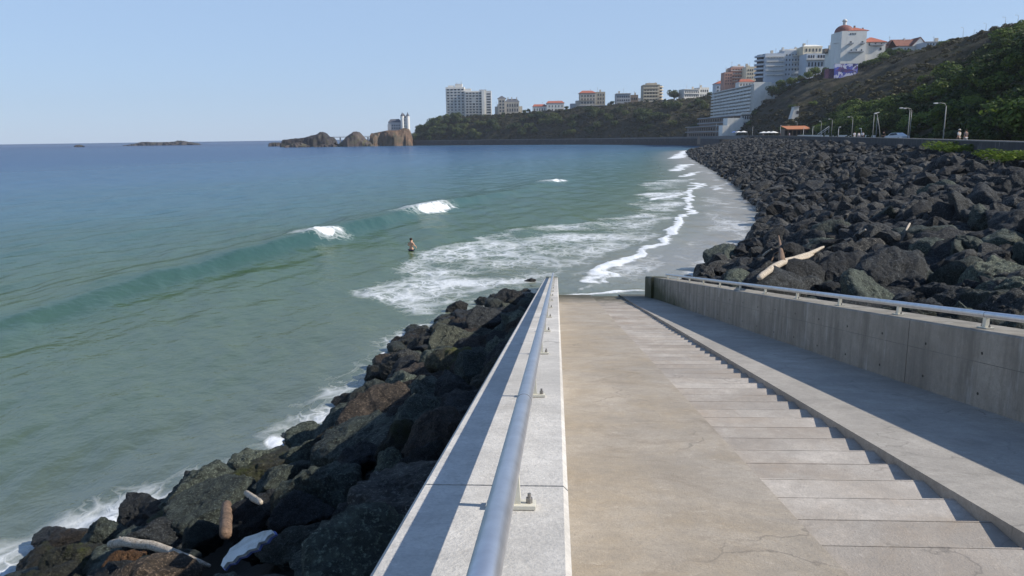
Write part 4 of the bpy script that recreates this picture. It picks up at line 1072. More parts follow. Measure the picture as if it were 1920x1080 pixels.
# houses above the hotel
r = place_b('house', 'small blue-grey house with red roof peeking above the hotel left end', 1352, 176, 640); b = Bx(r, 1352, 176, 640)
b.block(1342, 1362, 158, 10, W_['blue'], sink=3); MB().hip((b.x(1352), 5, b.z(158)), 9, 10, 2.6, .3).build('roof', M['tile'], r); b.windows(1343, 1361, 161, 174, 3, 2, .4, .5)
r = place_b('house', 'brick and white house with flat grey roof directly above the hotel', 1375, 164, 600); b = Bx(r, 1375, 164, 600)
b.block(1358, 1373, 137, 10, W_['pink'], sink=6); b.block(1371, 1398, 128, 12, W_['pink'], yoff=2, sink=6); b.block(1375, 1396, 125.5, 7, W_['white'], 128.1, 4, 'penthouse')
b.windows(1359, 1372, 139, 160, 3, 4, .45, .5); b.windows(1373, 1397, 130, 160, 5, 5, .45, .5, 2.0); b.bands(1371, 1398, 134, 152, 4, .8, .4, W_['white'], 2.0)
r = place_b('house', 'cream house with stepped roof between the brick house and the blue-grey block', 1411, 160, 590); b = Bx(r, 1411, 160, 590)
b.block(1398.5, 1413, 127, 11, W_['cream'], sink=6); b.block(1413.2, 1425, 131, 11, W_['cream'], yoff=1, sink=6); b.windows(1400, 1412, 130, 156, 3, 4, .4, .5); b.windows(1414, 1424, 134, 156, 2, 4, .4, .5, 1.0)
b.block(1404, 1407, 124, 1.2, W_['cream'], 127.1, 4, 'chimney')
r = place_b('house', 'low house with red tile roof tucked under the cream house', 1400, 163, 555); b = Bx(r, 1400, 163, 555)
b.block(1386, 1414, 154, 9, W_['white'], sink=5); MB().hip((b.x(1400), 4.5, b.z(154)), 10.5, 9, 2.2, .6).build('roof', M['tile'], r); b.windows(1387, 1413, 156, 162, 5, 1, .4, .6)
# blue-grey apartments
r = place_b('apartment_block', 'wide blue-grey apartment block with rounded left balconies and white penthouses', 1470, 148, 520); b = Bx(r, 1470, 148, 520)
b.block(1434, 1469, 103, 14, W_['blue']); b.block(1469.2, 1511, 98, 15, W_['blue'], yoff=1)
for k in range(6): MB().lathe((b.x(1434), 6, b.z(107 + 7.2 * k) - .6), [(4.9, 0), (5.0, .1), (5.0, .9), (4.8, 1.1)], 20).build('balcony', W_['blue'], r)
MB().lathe((b.x(1434), 6, -6), [(3.4, 0), (3.4, b.z(104) + 6)], 20).build('corner_tower', M['shade'], r)
b.bands(1436, 1469, 110, 141, 5, 1.0, .35, W_['white'], rail=.5); b.bands(1484, 1500, 108, 140, 4, 1.0, .35, W_['white'], 1.0, rail=.5)
b.windows(1438, 1468, 106, 144, 6, 5, .4, .4); b.windows(1471, 1510, 102, 144, 7, 5, .3, .4, 1.0)
b.block(1468, 1482, 95, 6, W_['white'], 98.2, 4, 'penthouse'); b.block(1483, 1508, 94, 8, W_['bright'], 97.9, 5, 'penthouse'); b.block(1470, 1473, 91, 2, W_['white'], 98, 6, 'chimney')
r = place_b('apartment_block', 'cream-topped apartment block with mansard between blue-grey block and domed villa', 1534, 128, 505); b = Bx(r, 1534, 128, 505)
b.block(1512, 1556, 102, 13, W_['blue']); b.block(1511, 1546, 88, 12, W_['cream'], 102.1, 6, 'upper_storey'); MB().hip((b.x(1530), 12, b.z(88)), 11.5, 11, 1.6, .6).build('roof', W_['bright'], r)
b.windows(1514, 1527, 104, 112, 3, 1, .5, .75); b.windows(1531, 1546, 104, 112, 3, 1, .6, .8); b.windows(1514, 1555, 115, 127, 7, 1, .4, .6); b.bands(1512, 1556, 113.2, 113.2, 1, 1.1, .4, W_['white'], rail=.8); b.windows(1514, 1545, 90, 99, 5, 1, .4, .6, 6.0)
r = place_b('house', 'narrow white house touching the left side of the domed villa', 1562, 126, 480); b = Bx(r, 1562, 126, 480)
b.block(1556.4, 1567, 94, 9, W_['bright']); b.block(1550, 1556.2, 92, 4, W_['brown'], 100, 4, 'chimney'); b.bands(1556.4, 1567, 98, 118, 4, .6, .3, W_['grey']); b.windows(1557, 1566, 97, 122, 2, 4, .5, .5)
# domed villa
r = place_b('domed_villa', 'white castle-like villa with red dome and lantern on the clifftop', 1610, 120, 455); b = Bx(r, 1610, 120, 455)
b.block(1576, 1621, 62.5, 15, W_['bright']); b.block(1621.3, 1659, 82, 12, W_['bright'], yoff=2)
c = (b.x(1588), 6.2, 0)
MB().lathe(c, [(5.1, -9), (5.1, b.z(82)), (5.5, b.z(82) + .2), (5.5, b.z(81)), (5.0, b.z(80.5)), (5.0, b.z(62.5))], 32).build('round_tower', W_['bright'], r)
MB().lathe(c, [(5.4, b.z(62.6))] + [(5.2 * math.cos(t), b.z(62) + 3.9 * math.sin(t)) for t in np.linspace(0, 1.4, 9)], 32).build('dome', M['dome'], r, True)
MB().lathe((c[0], c[1], b.z(50)), [(1.15, -.4), (1.0, 0), (.95, 1.8), (1.45, 2.0), (1.45, 2.3)] + [(1.3 * math.cos(t), 2.3 + 1.1 * math.sin(t)) for t in np.linspace(0, 1.45, 6)], 16).build('lantern', W_['white'], r)
MB().hip((b.x(1606), 7.5, b.z(62.4)), 10.5, 13.5, 2.6, .3, 0, .8).build('roof', M['tile'], r); MB().hip((b.x(1640), 8, b.z(82)), 12, 11.5, 3.4, .1, 0, 1.0).build('roof', M['tile'], r)
b.block(1604, 1606.4, 51.5, .9, W_['brown'], 58, 5, 'chimney'); b.block(1618, 1620, 55.5, .8, W_['brown'], 62, 4, 'chimney')
b.windows(1590, 1602, 66, 69, 4, 1, .5, .9); b.windows(1590, 1596, 80, 84, 1, 1, .5, .8); b.windows(1610, 1618, 80, 84, 1, 1, .4, .8)
b.windows(1624, 1657, 75 + 8, 88, 3, 1, .22, .9, 2.0); b.windows(1648, 1653, 91, 96, 1, 1, .7, .9, 2.0); b.windows(1590, 1618, 94, 99, 3, 1, .2, .9)
for (p0, p1, y, yo) in ((1588, 1597, 85, 0), (1609, 1617, 85, 0), (1590, 1616, 99.5, 0), (1631, 1654, 87.5, 2.0)): b.bands(p0, p1, y, y, 1, 1.2, .25, W_['grey'], yo, rail=.5)
# right-hand houses
r = place_b('house', 'small dark brown house with pointed turret roof behind the domed villa', 1672, 97, 470); b = Bx(r, 1672, 97, 470)
b.block(1658, 1674, 87, 8, W_['brown']); b.block(1668, 1679, 84, 8, W_['brown'], yoff=-1); MB().hip((b.x(1673.5), 3, b.z(84)), 3.6, 7.5, 3.0, .05, 0, .3).build('roof', M['dtile'], r); MB().hip((b.x(1664), 4, b.z(87)), 4.6, 7, 1.4, .4).build('roof', M['dtile'], r); b.windows(1660, 1678, 88, 94, 3, 1, .4, .5, -1.0)
r = place_b('house', 'white gabled house with brown tile roof right of the domed villa', 1710, 97, 440); b = Bx(r, 1710, 97, 440)
b.block(1686, 1733, 87.5, 9, W_['white']); 
gx = b.x(1722)
MB().add([(b.x(1708), -.5, b.z(87.6)), (b.x(1734), -.5, b.z(87.6)), (gx, -.5, b.z(72.5)), (b.x(1708), 8.5, b.z(87.6)), (b.x(1734), 8.5, b.z(87.6)), (gx, 8.5, b.z(72.5))], [(0, 1, 2), (5, 4, 3), (0, 3, 4, 1), (1, 4, 5, 2), (2, 5, 3, 0)]).build('gable', W_['bright'], r)
MB().gable((gx, 4, b.z(87.4)), b.x(1734) - b.x(1709), 9, b.z(72.6) - b.z(87.4), 0, .5, .3).build('roof', M['dtile'], r)
MB().gable((b.x(1699), 4.5, b.z(87.4)), b.x(1722) - b.x(1686), 9, 3.8, 0, .4, .3, 'x').build('roof', M['dtile'], r)
b.windows(1688, 1706, 90, 95, 3, 1, .3, .8); b.windows(1717, 1727, 88, 94, 2, 1, .3, .8, -.5); b.block(1700, 1702.4, 72, 1, W_['white'], 80, 4, 'chimney')
r = place_b('house', 'low grey-blue flat building half hidden behind the hill shoulder', 1752, 92, 430); b = Bx(r, 1752, 92, 430)
b.block(1735, 1772, 79.5, 10, W_['blue']); b.bands(1734.5, 1772.5, 79.6, 79.6, 1, .5, .5, W_['grey'], part='cornice'); b.windows(1737, 1768, 81.5, 86, 6, 1, .4, .7)
# villa on the sea cliff
r = place_b('turreted_villa', 'grey and white turreted villa on the ochre sea cliff', 750, 246, 862); b = Bx(r, 750, 246, 862)
b.block(729, 752, 230, 9, W_['grey'], sink=4); MB().hip((b.x(740.5), 4.5, b.z(230)), 13.5, 9, 3.6, .7).build('roof', M['slate'], r); b.block(728, 734, 233, 6, W_['grey'], yoff=-1.5, sink=4)
b.block(752.2, 767, 222, 8, W_['white'], yoff=-1, sink=4); MB().hip((b.x(757), 3, b.z(222)), 6, 7, 5.0, .1, 0, .3).build('roof', M['slate'], r)
for (p, y0, rad) in ((755.5, 219, 2.0), (765.5, 219, 1.9)):
    MB().lathe((b.x(p), -1.2, 0), [(rad, -3), (rad, b.z(y0))], 14).build('turret', W_['bright'], r)
    MB().lathe((b.x(p), -1.2, b.z(y0)), [(rad + .25, 0), (rad * .5, 2.0), (0.08, 4.2)], 14).build('spire', M['slate'], r)
b.windows(730, 751, 233, 243, 5, 2, .45, .5); b.windows(757.5, 764.5, 224, 240, 2, 3, .4, .5, -1.0)
def aerial(root, x, y, z, h): MB().tube([(x, y, z), (x, y, z + h)], .09, 5).tube([(x - .6, y, z + h * .85), (x + .6, y, z + h * .85)], .05, 5).build('aerial', M['steel'], root)
for o_ in [o for o in COL.objects if o.parent is None and o.get('category') in ('building', 'mansion', 'house', 'hotel') and o.name.split('.')[0] in ('house', 'mansion', 'apartment_block', 'building')]:
    ws = [c for c in o_.children if c.name.startswith(('wall', 'upper_storey'))]
    for c in ws[:2]:
        bb = [Vector(q) for q in c.bound_box]; zt_ = max(q.z for q in bb); xa, xb = min(q.x for q in bb), max(q.x for q in bb); ya, yb = min(q.y for q in bb), max(q.y for q in bb)
        aerial(o_, xa + (xb - xa) * random.uniform(.2, .8), ya + (yb - ya) * .6, zt_ - .5, random.uniform(3.5, 6.0))
        q_ = random.uniform(.15, .85); MB().box((xa + (xb - xa) * q_, (ya + yb) / 2, zt_ + .8), (1.6, 1.2, 3.4)).build('chimney', W_['stone'], o_)
# retaining wall under the headland houses, graffiti wall, ruins, white structure
r = place_b('retaining_wall', 'tall dark grey retaining wall under the headland mansions', 1150, 220, 806); b = Bx(r, 1150, 220, 806)
b.block(1086, 1160, 199, 3, M['farwall'], sink=10, part='wall_face'); b.block(1160.2, 1214, 196, 3, M['farwall'], yoff=-8, sink=10, part='wall_face'); b.bands(1086, 1160, 198.6, 198.6, 1, .5, .5, W_['grey'], part='coping'); b.bands(1160.2, 1214, 195.6, 195.6, 1, .5, .5, W_['grey'], -8.0, part='coping')
def graffiti_mat():
    m, nt, b_ = base_mat('graffiti_paint', 0.8, 0.2); v = coords(nt, scale=(0.22, 0.22, 0.32))
    vo = nd(nt, 'ShaderNodeTexVoronoi'); vo.inputs['Scale'].default_value = 2.2
    w = nd(nt, 'ShaderNodeVectorMath', operation='ADD'); nt.links.new(v, w.inputs[0])
    nz = nd(nt, 'ShaderNodeTexNoise'); nz.inputs['Scale'].default_value = 3.0; nt.links.new(v, nz.inputs['Vector']); nt.links.new(nz.outputs['Color'], w.inputs[1]); nt.links.new(w.outputs[0], vo.inputs['Vector'])
    sp = nd(nt, 'ShaderNodeSeparateColor'); nt.links.new(vo.outputs['Color'], sp.inputs[0])
    c = ramp(nt, sp.outputs[0], [(0.0, (0.07, 0.08, 0.30)), (0.35, (0.12, 0.14, 0.5)), (0.42, (0.6, 0.6, 0.7)), (0.68, (0.55, 0.55, 0.68)), (0.72, (0.16, 0.07, 0.2)), (1.0, (0.05, 0.05, 0.16))])
    nt.links.new(c, b_.inputs['Base Color']); return m
M['graf'] = graffiti_mat()
r = place_b('graffiti_wall', 'wall covered in blue and white graffiti below the domed villa', 1588, 139, 430); b = Bx(r, 1588, 139, 430)
b.block(1565, 1607, 121, 1.2, M['graf'], sink=2, part='painted_face'); b.bands(1564.5, 1607.5, 120.8, 120.8, 1, .4, .4, W_['grey'], .4, part='coping')
b.block(1549, 1564.8, 129, 1.2, plain('purple_painted_wall', (0.10, 0.05, 0.09), .9, .3, .6), yoff=.5, sink=2, part='painted_face')
r = place_b('observation_hut', 'slanted white concrete hut standing alone on the scrubby lower slope', 1491, 219, 395); b = Bx(r, 1491, 219, 395)
x0, x1, x2 = b.x(1483), b.x(1489), b.x(1497); z1 = b.z(201.5)
MB().hexa([(x0, 0, -2), (x2, 0, -2), (x2, 4, -2), (x0, 4, -2)], [(x1, 0, z1), (x2, 0, z1), (x2, 4, z1), (x1, 4, z1)]).build('wall', W_['white'], r)
MB().box(((x1 + x2) / 2, 2, z1 + .1), (x2 - x1 + .6, 4.6, .25)).build('roof', W_['grey'], r); MB().box(((x1 + x2) / 2 + .5, -.02, z1 * .45), (1.1, .14, 1.6)).build('door', M['shade'], r)
r = place_b('ruin', 'pinkish ruined wall chunk with leaning white beam on the slope', 1708, 190, 262); b = Bx(r, 1708, 190, 262)
MB().hexa([(b.x(1696), 0, -1.5), (b.x(1708), 0, -1.5), (b.x(1708), 1.2, -1.5), (b.x(1696), 1.2, -1.5)], [(b.x(1697), 0, b.z(166)), (b.x(1704), 0, b.z(172)), (b.x(1704), 1.2, b.z(172)), (b.x(1697), 1.2, b.z(166))]).build('wall', plain('pink_rubble_wall', (0.42, 0.33, 0.31), .9, .3, 1.0), r)
MB().tube([(b.x(1706), -.2, b.z(178)), (b.x(1719), -.2, b.z(189))], .28, 6).tube([(b.x(1716), .1, b.z(172)), (b.x(1717), .1, b.z(189))], .22, 6).build('beam', W_['white'], r)

# ------------------------------------------------------------------ plants
def leaf_cloud(seed, lobes, n, size, flat=0.75, top=0.0):
    rng = np.random.default_rng(seed)
    Lc = rng.normal(size=(lobes, 3)); Lc /= np.linalg.norm(Lc, axis=1)[:, None]; Lc *= rng.uniform(0.25, 0.68, (lobes, 1)); Lc[:, 2] = Lc[:, 2] * flat + top
    Lr = rng.uniform(0.28, 0.52, lobes)
    k = rng.integers(lobes, size=n); d = rng.normal(size=(n, 3)); d /= np.linalg.norm(d, axis=1)[:, None]
    P = Lc[k] + d * (Lr[k] * rng.uniform(0.55, 1.05, n) ** 0.6)[:, None] * np.array([1, 1, 0.85])
    a = rng.normal(size=(n, 3)) + d * 0.2; a -= d * (a * d).sum(1)[:, None] * 0.6; a /= np.linalg.norm(a, axis=1)[:, None]
    b_ = np.cross(d + rng.normal(size=(n, 3)) * .5, a); b_ /= np.linalg.norm(b_, axis=1)[:, None]
    s_ = size * rng.uniform(0.6, 1.3, (n, 1))
    V = np.stack([P - a * s_ - b_ * s_ * .55, P + a * s_ * .2 - b_ * s_ * .7, P + a * s_ + b_ * s_ * .4, P - a * s_ * .1 + b_ * s_ * .75], 1).reshape(-1, 3)
    return V, np.arange(4 * n).reshape(n, 4)
LEAF = leaf_mat('dark_foliage', [(0.012, 0.022, 0.008), (0.030, 0.050, 0.015), (0.058, 0.085, 0.023), (0.105, 0.125, 0.035)])
LUSH = leaf_mat('lush_foliage', [(0.014, 0.026, 0.008), (0.032, 0.058, 0.014), (0.085, 0.135, 0.024), (0.16, 0.21, 0.036)])
SCRUB = leaf_mat('dry_scrub', [(0.018, 0.020, 0.010), (0.040, 0.040, 0.018), (0.07, 0.062, 0.03), (0.10, 0.085, 0.045)])
YELLOW = leaf_mat('bright_green_leaves', [(0.06, 0.10, 0.012), (0.12, 0.18, 0.02), (0.2, 0.26, 0.03)])
BARK = plain('bark', (0.09, 0.07, 0.055), 0.9, 0.25, 2.0)
def leaf_mesh(name, mat, *a):
    me = mesh_np(name, *leaf_cloud(*a)); me.materials.append(mat); return me
CROWNS = [leaf_mesh('crown', LEAF, 40 + k, 11, 1500, 0.085, 0.8) for k in range(6)]
SHRUBS = [leaf_mesh('foliage', LUSH, 60 + k, 12, 1900, 0.07, 0.7) for k in range(6)]
DRY = [leaf_mesh('foliage', SCRUB, 80 + k, 10, 900, 0.09, 0.6) for k in range(4)]
def trunk_mesh(seed):
    rng = random.Random(seed); mb = MB(); h = 1.0
    mb.tube([(0, 0, -.6), (.02, .02, -.1), (.03, -.02, .35), (.0, .02, .7)], [.10, .075, .06, .03], 8)
    for k in range(5):
        a = k * 1.3 + rng.random(); z = .1 + .1 * k
        mb.tube([(.02, 0, z), (.25 * math.cos(a), .25 * math.sin(a), z + .22), (.48 * math.cos(a), .48 * math.sin(a), z + .34)], [.045, .03, .012], 6)
    me = mb.mesh('trunk'); me.materials.append(BARK); return me
TRUNKS = [trunk_mesh(k) for k in range(3)]
def tree(loc, rad, label, group=None, name='tree', cat='tree', zs=1.0, lift=0.55, crowns=None):
    root = empty(name, loc, random.uniform(0, 6.28), label, cat, group)
    c = bpy.data.objects.new('crown', random.choice(crowns or CROWNS)); COL.objects.link(c); c.parent = root
    c.location = (0, 0, rad * lift); c.scale = (rad, rad, rad * zs)
    t = bpy.data.objects.new('trunk', random.choice(TRUNKS)); COL.objects.link(t); t.parent = root
    t.location = (0, 0, rad * lift * .55); t.scale = (rad, rad, rad * max(lift, .5))
    return root
def shrub(loc, rad, label, group, lib, mat=None, zs=.8):
    root = empty('shrub', loc, random.uniform(0, 6.28), label, 'shrub', group)
    c = bpy.data.objects.new('foliage', random.choice(lib)); COL.objects.link(c); c.parent = root; c.location = (0, 0, rad * .38); c.scale = (rad, rad, rad * zs)
    t = bpy.data.objects.new('stem', TRUNKS[0]); COL.objects.link(t); t.parent = root; t.scale = (rad * .6, rad * .6, rad * .5)
    return root
tree(at(1264, 188, 765) + np.array([0, 0, .5]), 6.4, 'round dark tree standing alone on the skyline beside the tan block', zs=1.08, lift=.95)
random.seed(21)
# headland wood: stations 11..21
for k in range(190):
    i = random.uniform(11.4, 20.4) * 14; t = random.uniform(0.14, 1.0); p = hill_at(i, t)
    q = p - EYE; px = 960 + F_PX * (q @ RT) / (q @ FWD)
    if 1335 < px: continue
    big = i > 14 * 18.0
    rad = random.uniform(4.0, 7.5) if not big else random.uniform(4.5, 7.0)
    if t > .8 and not big: rad *= .45
    tree(p, rad, 'dark green tree in the dense wood above the far sea wall', 'trees of the wood on the far headland', lift=random.uniform(.35, .6), zs=random.uniform(.7, 1.0))
tree(hill_at(14 * 19.4, .85), 8.2, 'tallest round tree at the seaward tip of the wooded headland', zs=1.0, lift=.45)
tree(at(776, 258, 868), 4.0, 'small tree between the ochre cliff and the headland wood', zs=.9, lift=.6)
for (px, y) in ((984, 211), (991, 209), (1062, 204), (1148, 195), (1143, 198)):
    tree(at(px, y, 858 if px < 1070 else 800), 3.2, {984: 'left one of two small trees left of the long white red-roofed house', 991: 'right one of two small trees left of the long white red-roofed house', 1062: 'small tree right of the long white red-roofed house', 1148: 'dark tree touching the left end of the low grey building', 1143: 'smaller tree left of the dark tree by the low grey building'}[px], zs=.8, lift=.4)
# lush shrubs on the near right-hand slope
cnt = 0
while cnt < 185:
    i = random.uniform(1.6, 7.2) * 14; t = (random.uniform(0.10, 0.36) if random.random() < .6 else random.uniform(.3, .7)) if i < 72 else random.uniform(0.11, .26); p = hill_at(i, t)
    q = p - EYE; px = 960 + F_PX * (q @ RT) / (q @ FWD)
    if px > 1960: cnt += .12; continue
    shrub(p, random.uniform(2.0, 4.6), 'lush green shrub in the thicket on the right-hand hillside', 'shrubs of the thicket on the right-hand hillside', SHRUBS); cnt += 1
for k in range(85):
    i = random.uniform(4, 12.2) * 14; t = random.choice((random.uniform(0.13, 0.42), random.uniform(.86, .99), random.uniform(.2, 1))); p = hill_at(i, t)
    shrub(p, random.uniform(1.4, 3.4), 'dry brownish shrub on the bare middle slope', 'dry shrubs on the bare slope', DRY if random.random() < .7 else SHRUBS)
def undergrowth():
    rng = np.random.default_rng(37); lib = [leaf_cloud(240 + k, 8, 150, 0.16, .6) for k in range(6)]
    VV, FF, off = [], [], 0
    for k in range(2300):
        i = rng.uniform(1.0, 7.6) * 14; t = rng.uniform(0.09, .62 if i < 76 else .28); p = hill_at(i, t); V, Fc = lib[rng.integers(6)]; s_ = rng.uniform(1.1, 2.6)
        VV.append(V * s_ * np.array([1, 1, .75]) + p + np.array([0, 0, .25 * s_])); FF.append(Fc + off); off += len(V)
    me = mesh_np('undergrowth', np.concatenate(VV), np.concatenate(FF))
    tag(link('undergrowth', me, leaf_mat('undergrowth_leaves', [(0.010, 0.016, 0.006), (0.022, 0.036, 0.010), (0.042, 0.066, 0.015), (0.075, 0.10, 0.022)])), 'dark green undergrowth between the shrubs of the right-hand hillside', None, None, 'stuff')
undergrowth()
def scrub():
    rng = np.random.default_rng(31); lib = [leaf_cloud(200 + k, 7, 90, 0.22, .6) for k in range(6)]
    VV, FF, off = [], [], 0
    for k in range(5600):
        i = rng.uniform(1.5, 20.6) * 14 if k < 4000 else rng.uniform(11.5, 20.4) * 14; t = rng.uniform(0.12, 1.04)
        nzv = float(fbm2(i * 1.0, t * 60, 14, 3, 77)[0])
        if 5 * 14 < i < 11 * 14 and .3 < t < .85 and nzv < -.05: continue
        p = hill_at(i, t); V, Fc = lib[rng.integers(6)]; s_ = rng.uniform(.8, 2.4)
        VV.append(V * s_ * np.array([1, 1, .7]) + p + np.array([0, 0, .25 * s_])); FF.append(Fc + off); off += len(V)
    me = mesh_np('scrub', np.concatenate(VV), np.concatenate(FF))
    tag(link('scrub', me, leaf_mat('scrub_leaves', [(0.016, 0.020, 0.009), (0.034, 0.038, 0.016), (0.055, 0.056, 0.024), (0.085, 0.075, 0.036)])), 'low dark scrub covering the hillside and headland', None, None, 'stuff')
scrub()
for (px, y, Y, rad) in ((1640, 122, 440, 4.5), (1628, 124, 445, 3.6), (1655, 112, 440, 4.6), (1668, 104, 445, 4.5), (1685, 104, 430, 4.2), (1700, 103, 425, 3.6), (1612, 126, 448, 2.8), (1530, 139, 480, 4.6), (1518, 146, 478, 4.2), (1546, 137, 476, 3.6), (1500, 154, 500, 4.6), (1480, 158, 500, 5.0), (1462, 163, 500, 5.2), (1448, 176, 500, 6.0), (1470, 176, 490, 5.6), (1490, 168, 485, 4.6), (1720, 104, 420, 3.6), (1740, 100, 415, 3.2)):
    shrub(at(px, y, Y), rad, 'dark green shrub on the clifftop below the houses', 'shrubs on the clifftop below the houses', SHRUBS, zs=.75)
# bright plants under the promenade wall
DG = None
def hit(x, y):
    global DG
    if DG is None: bpy.context.view_layer.update(); DG = bpy.context.evaluated_depsgraph_get()
    d = Vector(ray(x, y)).normalized(); ok, loc, *_r = SC.ray_cast(DG, Vector(EYE) + d * 2.5, d)
    return (loc - Vector(EYE)).length if ok else None
def tuft(px, y, rad, label):
    h_ = hit(px, y); d_ = ray(px, y); p = EYE + d_ / np.linalg.norm(d_) * (h_ - .25) if h_ else march(px, y, z_mound); root = empty('plant', p, random.uniform(0, 6), label, 'plant')
    me = leaf_mesh('foliage', YELLOW, px, 9, 900, .06, .55); o = link('foliage', me, None, root); o.location = (0, 0, rad * .12); o.scale = (rad * 1.7, rad * .9, rad * .5)
    for k in range(3):
        a = k * 2.1; MB().tube([(0, 0, -.3), (.3 * rad * math.cos(a), .3 * rad * math.sin(a), rad * .3)], [.05, .02], 5).build('stem', BARK, root)
tuft(1780, 278, 2.4, 'yellow-green creeper patch under the promenade wall, left of the two bright ones nearest it')
tuft(1822, 283, 1.6, 'small yellow-green creeper patch between two bigger ones under the promenade wall')
tuft(1880, 296, 1.9, 'bright yellow-green plant clump under the near end of the promenade wall')
tuft(1912, 299, 1.5, 'bright green plant clump at the very end of the visible promenade wall')

# ------------------------------------------------------------------ promenade: lamps, people, car, cafe
def prom_pt(px, off):
    P = offset_poly(PROM + FARWALL[1:5], off); prev = None
    for a, c in zip(P[:-1], P[1:]):
        for t in np.linspace(0, 1, 60):
            g = a * (1 - t) + c * t; z = 6.2; v = np.array([g[0], g[1], z]) - EYE; zz = v @ FWD
            if zz < 1: continue
            if 960 + F_PX * (v @ RT) / zz < px: return np.array([g[0], g[1], 6.2])
    return np.array([P[-1][0], P[-1][1], 6.2])
M['lamp'] = plain('grey_lamp_post', (0.30, 0.30, 0.28), 0.5, 0.15, 2.0)
M['lampw'] = plain('white_lamp_post', (0.62, 0.62, 0.60), 0.5, 0.1, 2.0)
M['head'] = plain('lamp_head', (0.55, 0.56, 0.56), 0.4, 0.1, 2.0)
def lamp(px, ytop, label, off=3.0, mat=None, arm=-1.3, lean=0.0, Y=None, ybase=None, group='street lamps along the promenade', r0=0.08, zfoot=None):
    base = at(px, ybase, Y) if Y else prom_pt(px, off)
    h = at(px, ytop, base[1])[2] - base[2]
    root = empty('street_lamp', base, 0, label, 'street lamp', group)
    MB().tube([(0, 0, -0.3), (lean * .5, 0, h * .5), (lean, 0, h - .35)], [r0, r0 * .85, r0 * .6], 10).build('pole', mat or M['lamp'], root, True)
    MB().tube([(lean, 0, h - .45), (lean + arm * .15, 0, h - .08), (lean + arm * .55, 0, h), (lean + arm, 0, h - .02)], [r0 * .6, r0 * .55, r0 * .5, r0 * .45], 8).build('arm', mat or M['lamp'], root, True)
    MB().hexa([(lean + arm - .25, -.13, h - .09), (lean + arm + .2, -.13, h - .08), (lean + arm + .2, .13, h - .08), (lean + arm - .25, .13, h - .09)], [(lean + arm - .28, -.1, h + .04), (lean + arm + .2, -.1, h + .06), (lean + arm + .2, .1, h + .06), (lean + arm - .28, .1, h + .04)]).build('lamp_head', M['head'], root)
    MB().lathe((0, 0, -.02), [(r0 * 2, 0), (r0 * 2, .12), (r0 * 1.3, .5)], 10).build('base', mat or M['lamp'], root)
lamp(1769, 193, 'tall grey lamp post nearest to the two walkers behind the promenade wall', 2.5)
lamp(1701, 202, 'left post of the close lamp pair above the rocks', 2.5); lamp(1706, 203, 'right post of the close lamp pair above the rocks', 8.0, arm=-1.2)
lamp(1637, 211, 'left pole of the crowded trio near the white-clad walkers', 3.0, arm=.7); lamp(1642, 213, 'middle pole of the crowded trio near the white-clad walkers', 8.0, arm=-.5); lamp(1652, 212, 'leaning pole of the crowded trio near the white-clad walkers', 3.0, arm=-.3, lean=-1.0)
lamp(1597, 219, 'single lamp post left of the white-clad walkers', 6.0, arm=-1.0)
lamp(1572, 238, 'short white post right of the white stair rail', 3.0, M['lampw'], arm=.3)
lamp(1559, 223, 'thin grey lamp post behind the white stair rail', 7.0, arm=-.9); lamp(1539, 227, 'thin pole left of the white stair rail', 9.0, arm=-.5); lamp(1524, 238, 'white post in front of the orange awning, right side', 3.0, M['lampw'], arm=.2)
lamp(1506, 240, 'white post in front of the orange awning, left side', 3.0, M['lampw'], arm=.2); lamp(1494, 228, 'grey pole behind the orange awning', 11.0, arm=-.5); lamp(1463, 235, 'white post between cafe parasols and orange awning', 4.0, M['lampw'], arm=.2)
lamp(1411, 238, 'white post left of the cafe parasols', 4.0, M['lampw'], arm=.2); lamp(1343, 232, 'white mast at the far end of the boulder slope', 2.0, M['lampw'], arm=.15, r0=.16)
lamp(1616, 241, 'short white post just behind the white-clad walkers', 5.0, M['lampw'], arm=-.2)
for (px, yt, yb, Y, lab) in ((1805, 51.5, 72, 360, 'clifftop lamp farthest left on the skyline'), (1826, 56, 66, 350, 'short clifftop lamp right of the farthest left one'), (1848, 43.5, 60, 335, 'clifftop lamp in the middle of the skyline row'), (1884, 32, 52, 310, 'clifftop lamp with twin heads near the top of the hill'), (1908, 28, 45, 296, 'highest clifftop lamp at the top right of the hill')):
    lamp(px, yt, lab, Y=Y, ybase=yb, group='lamps along the clifftop skyline', arm=-1.0 if px != 1826 else .4)

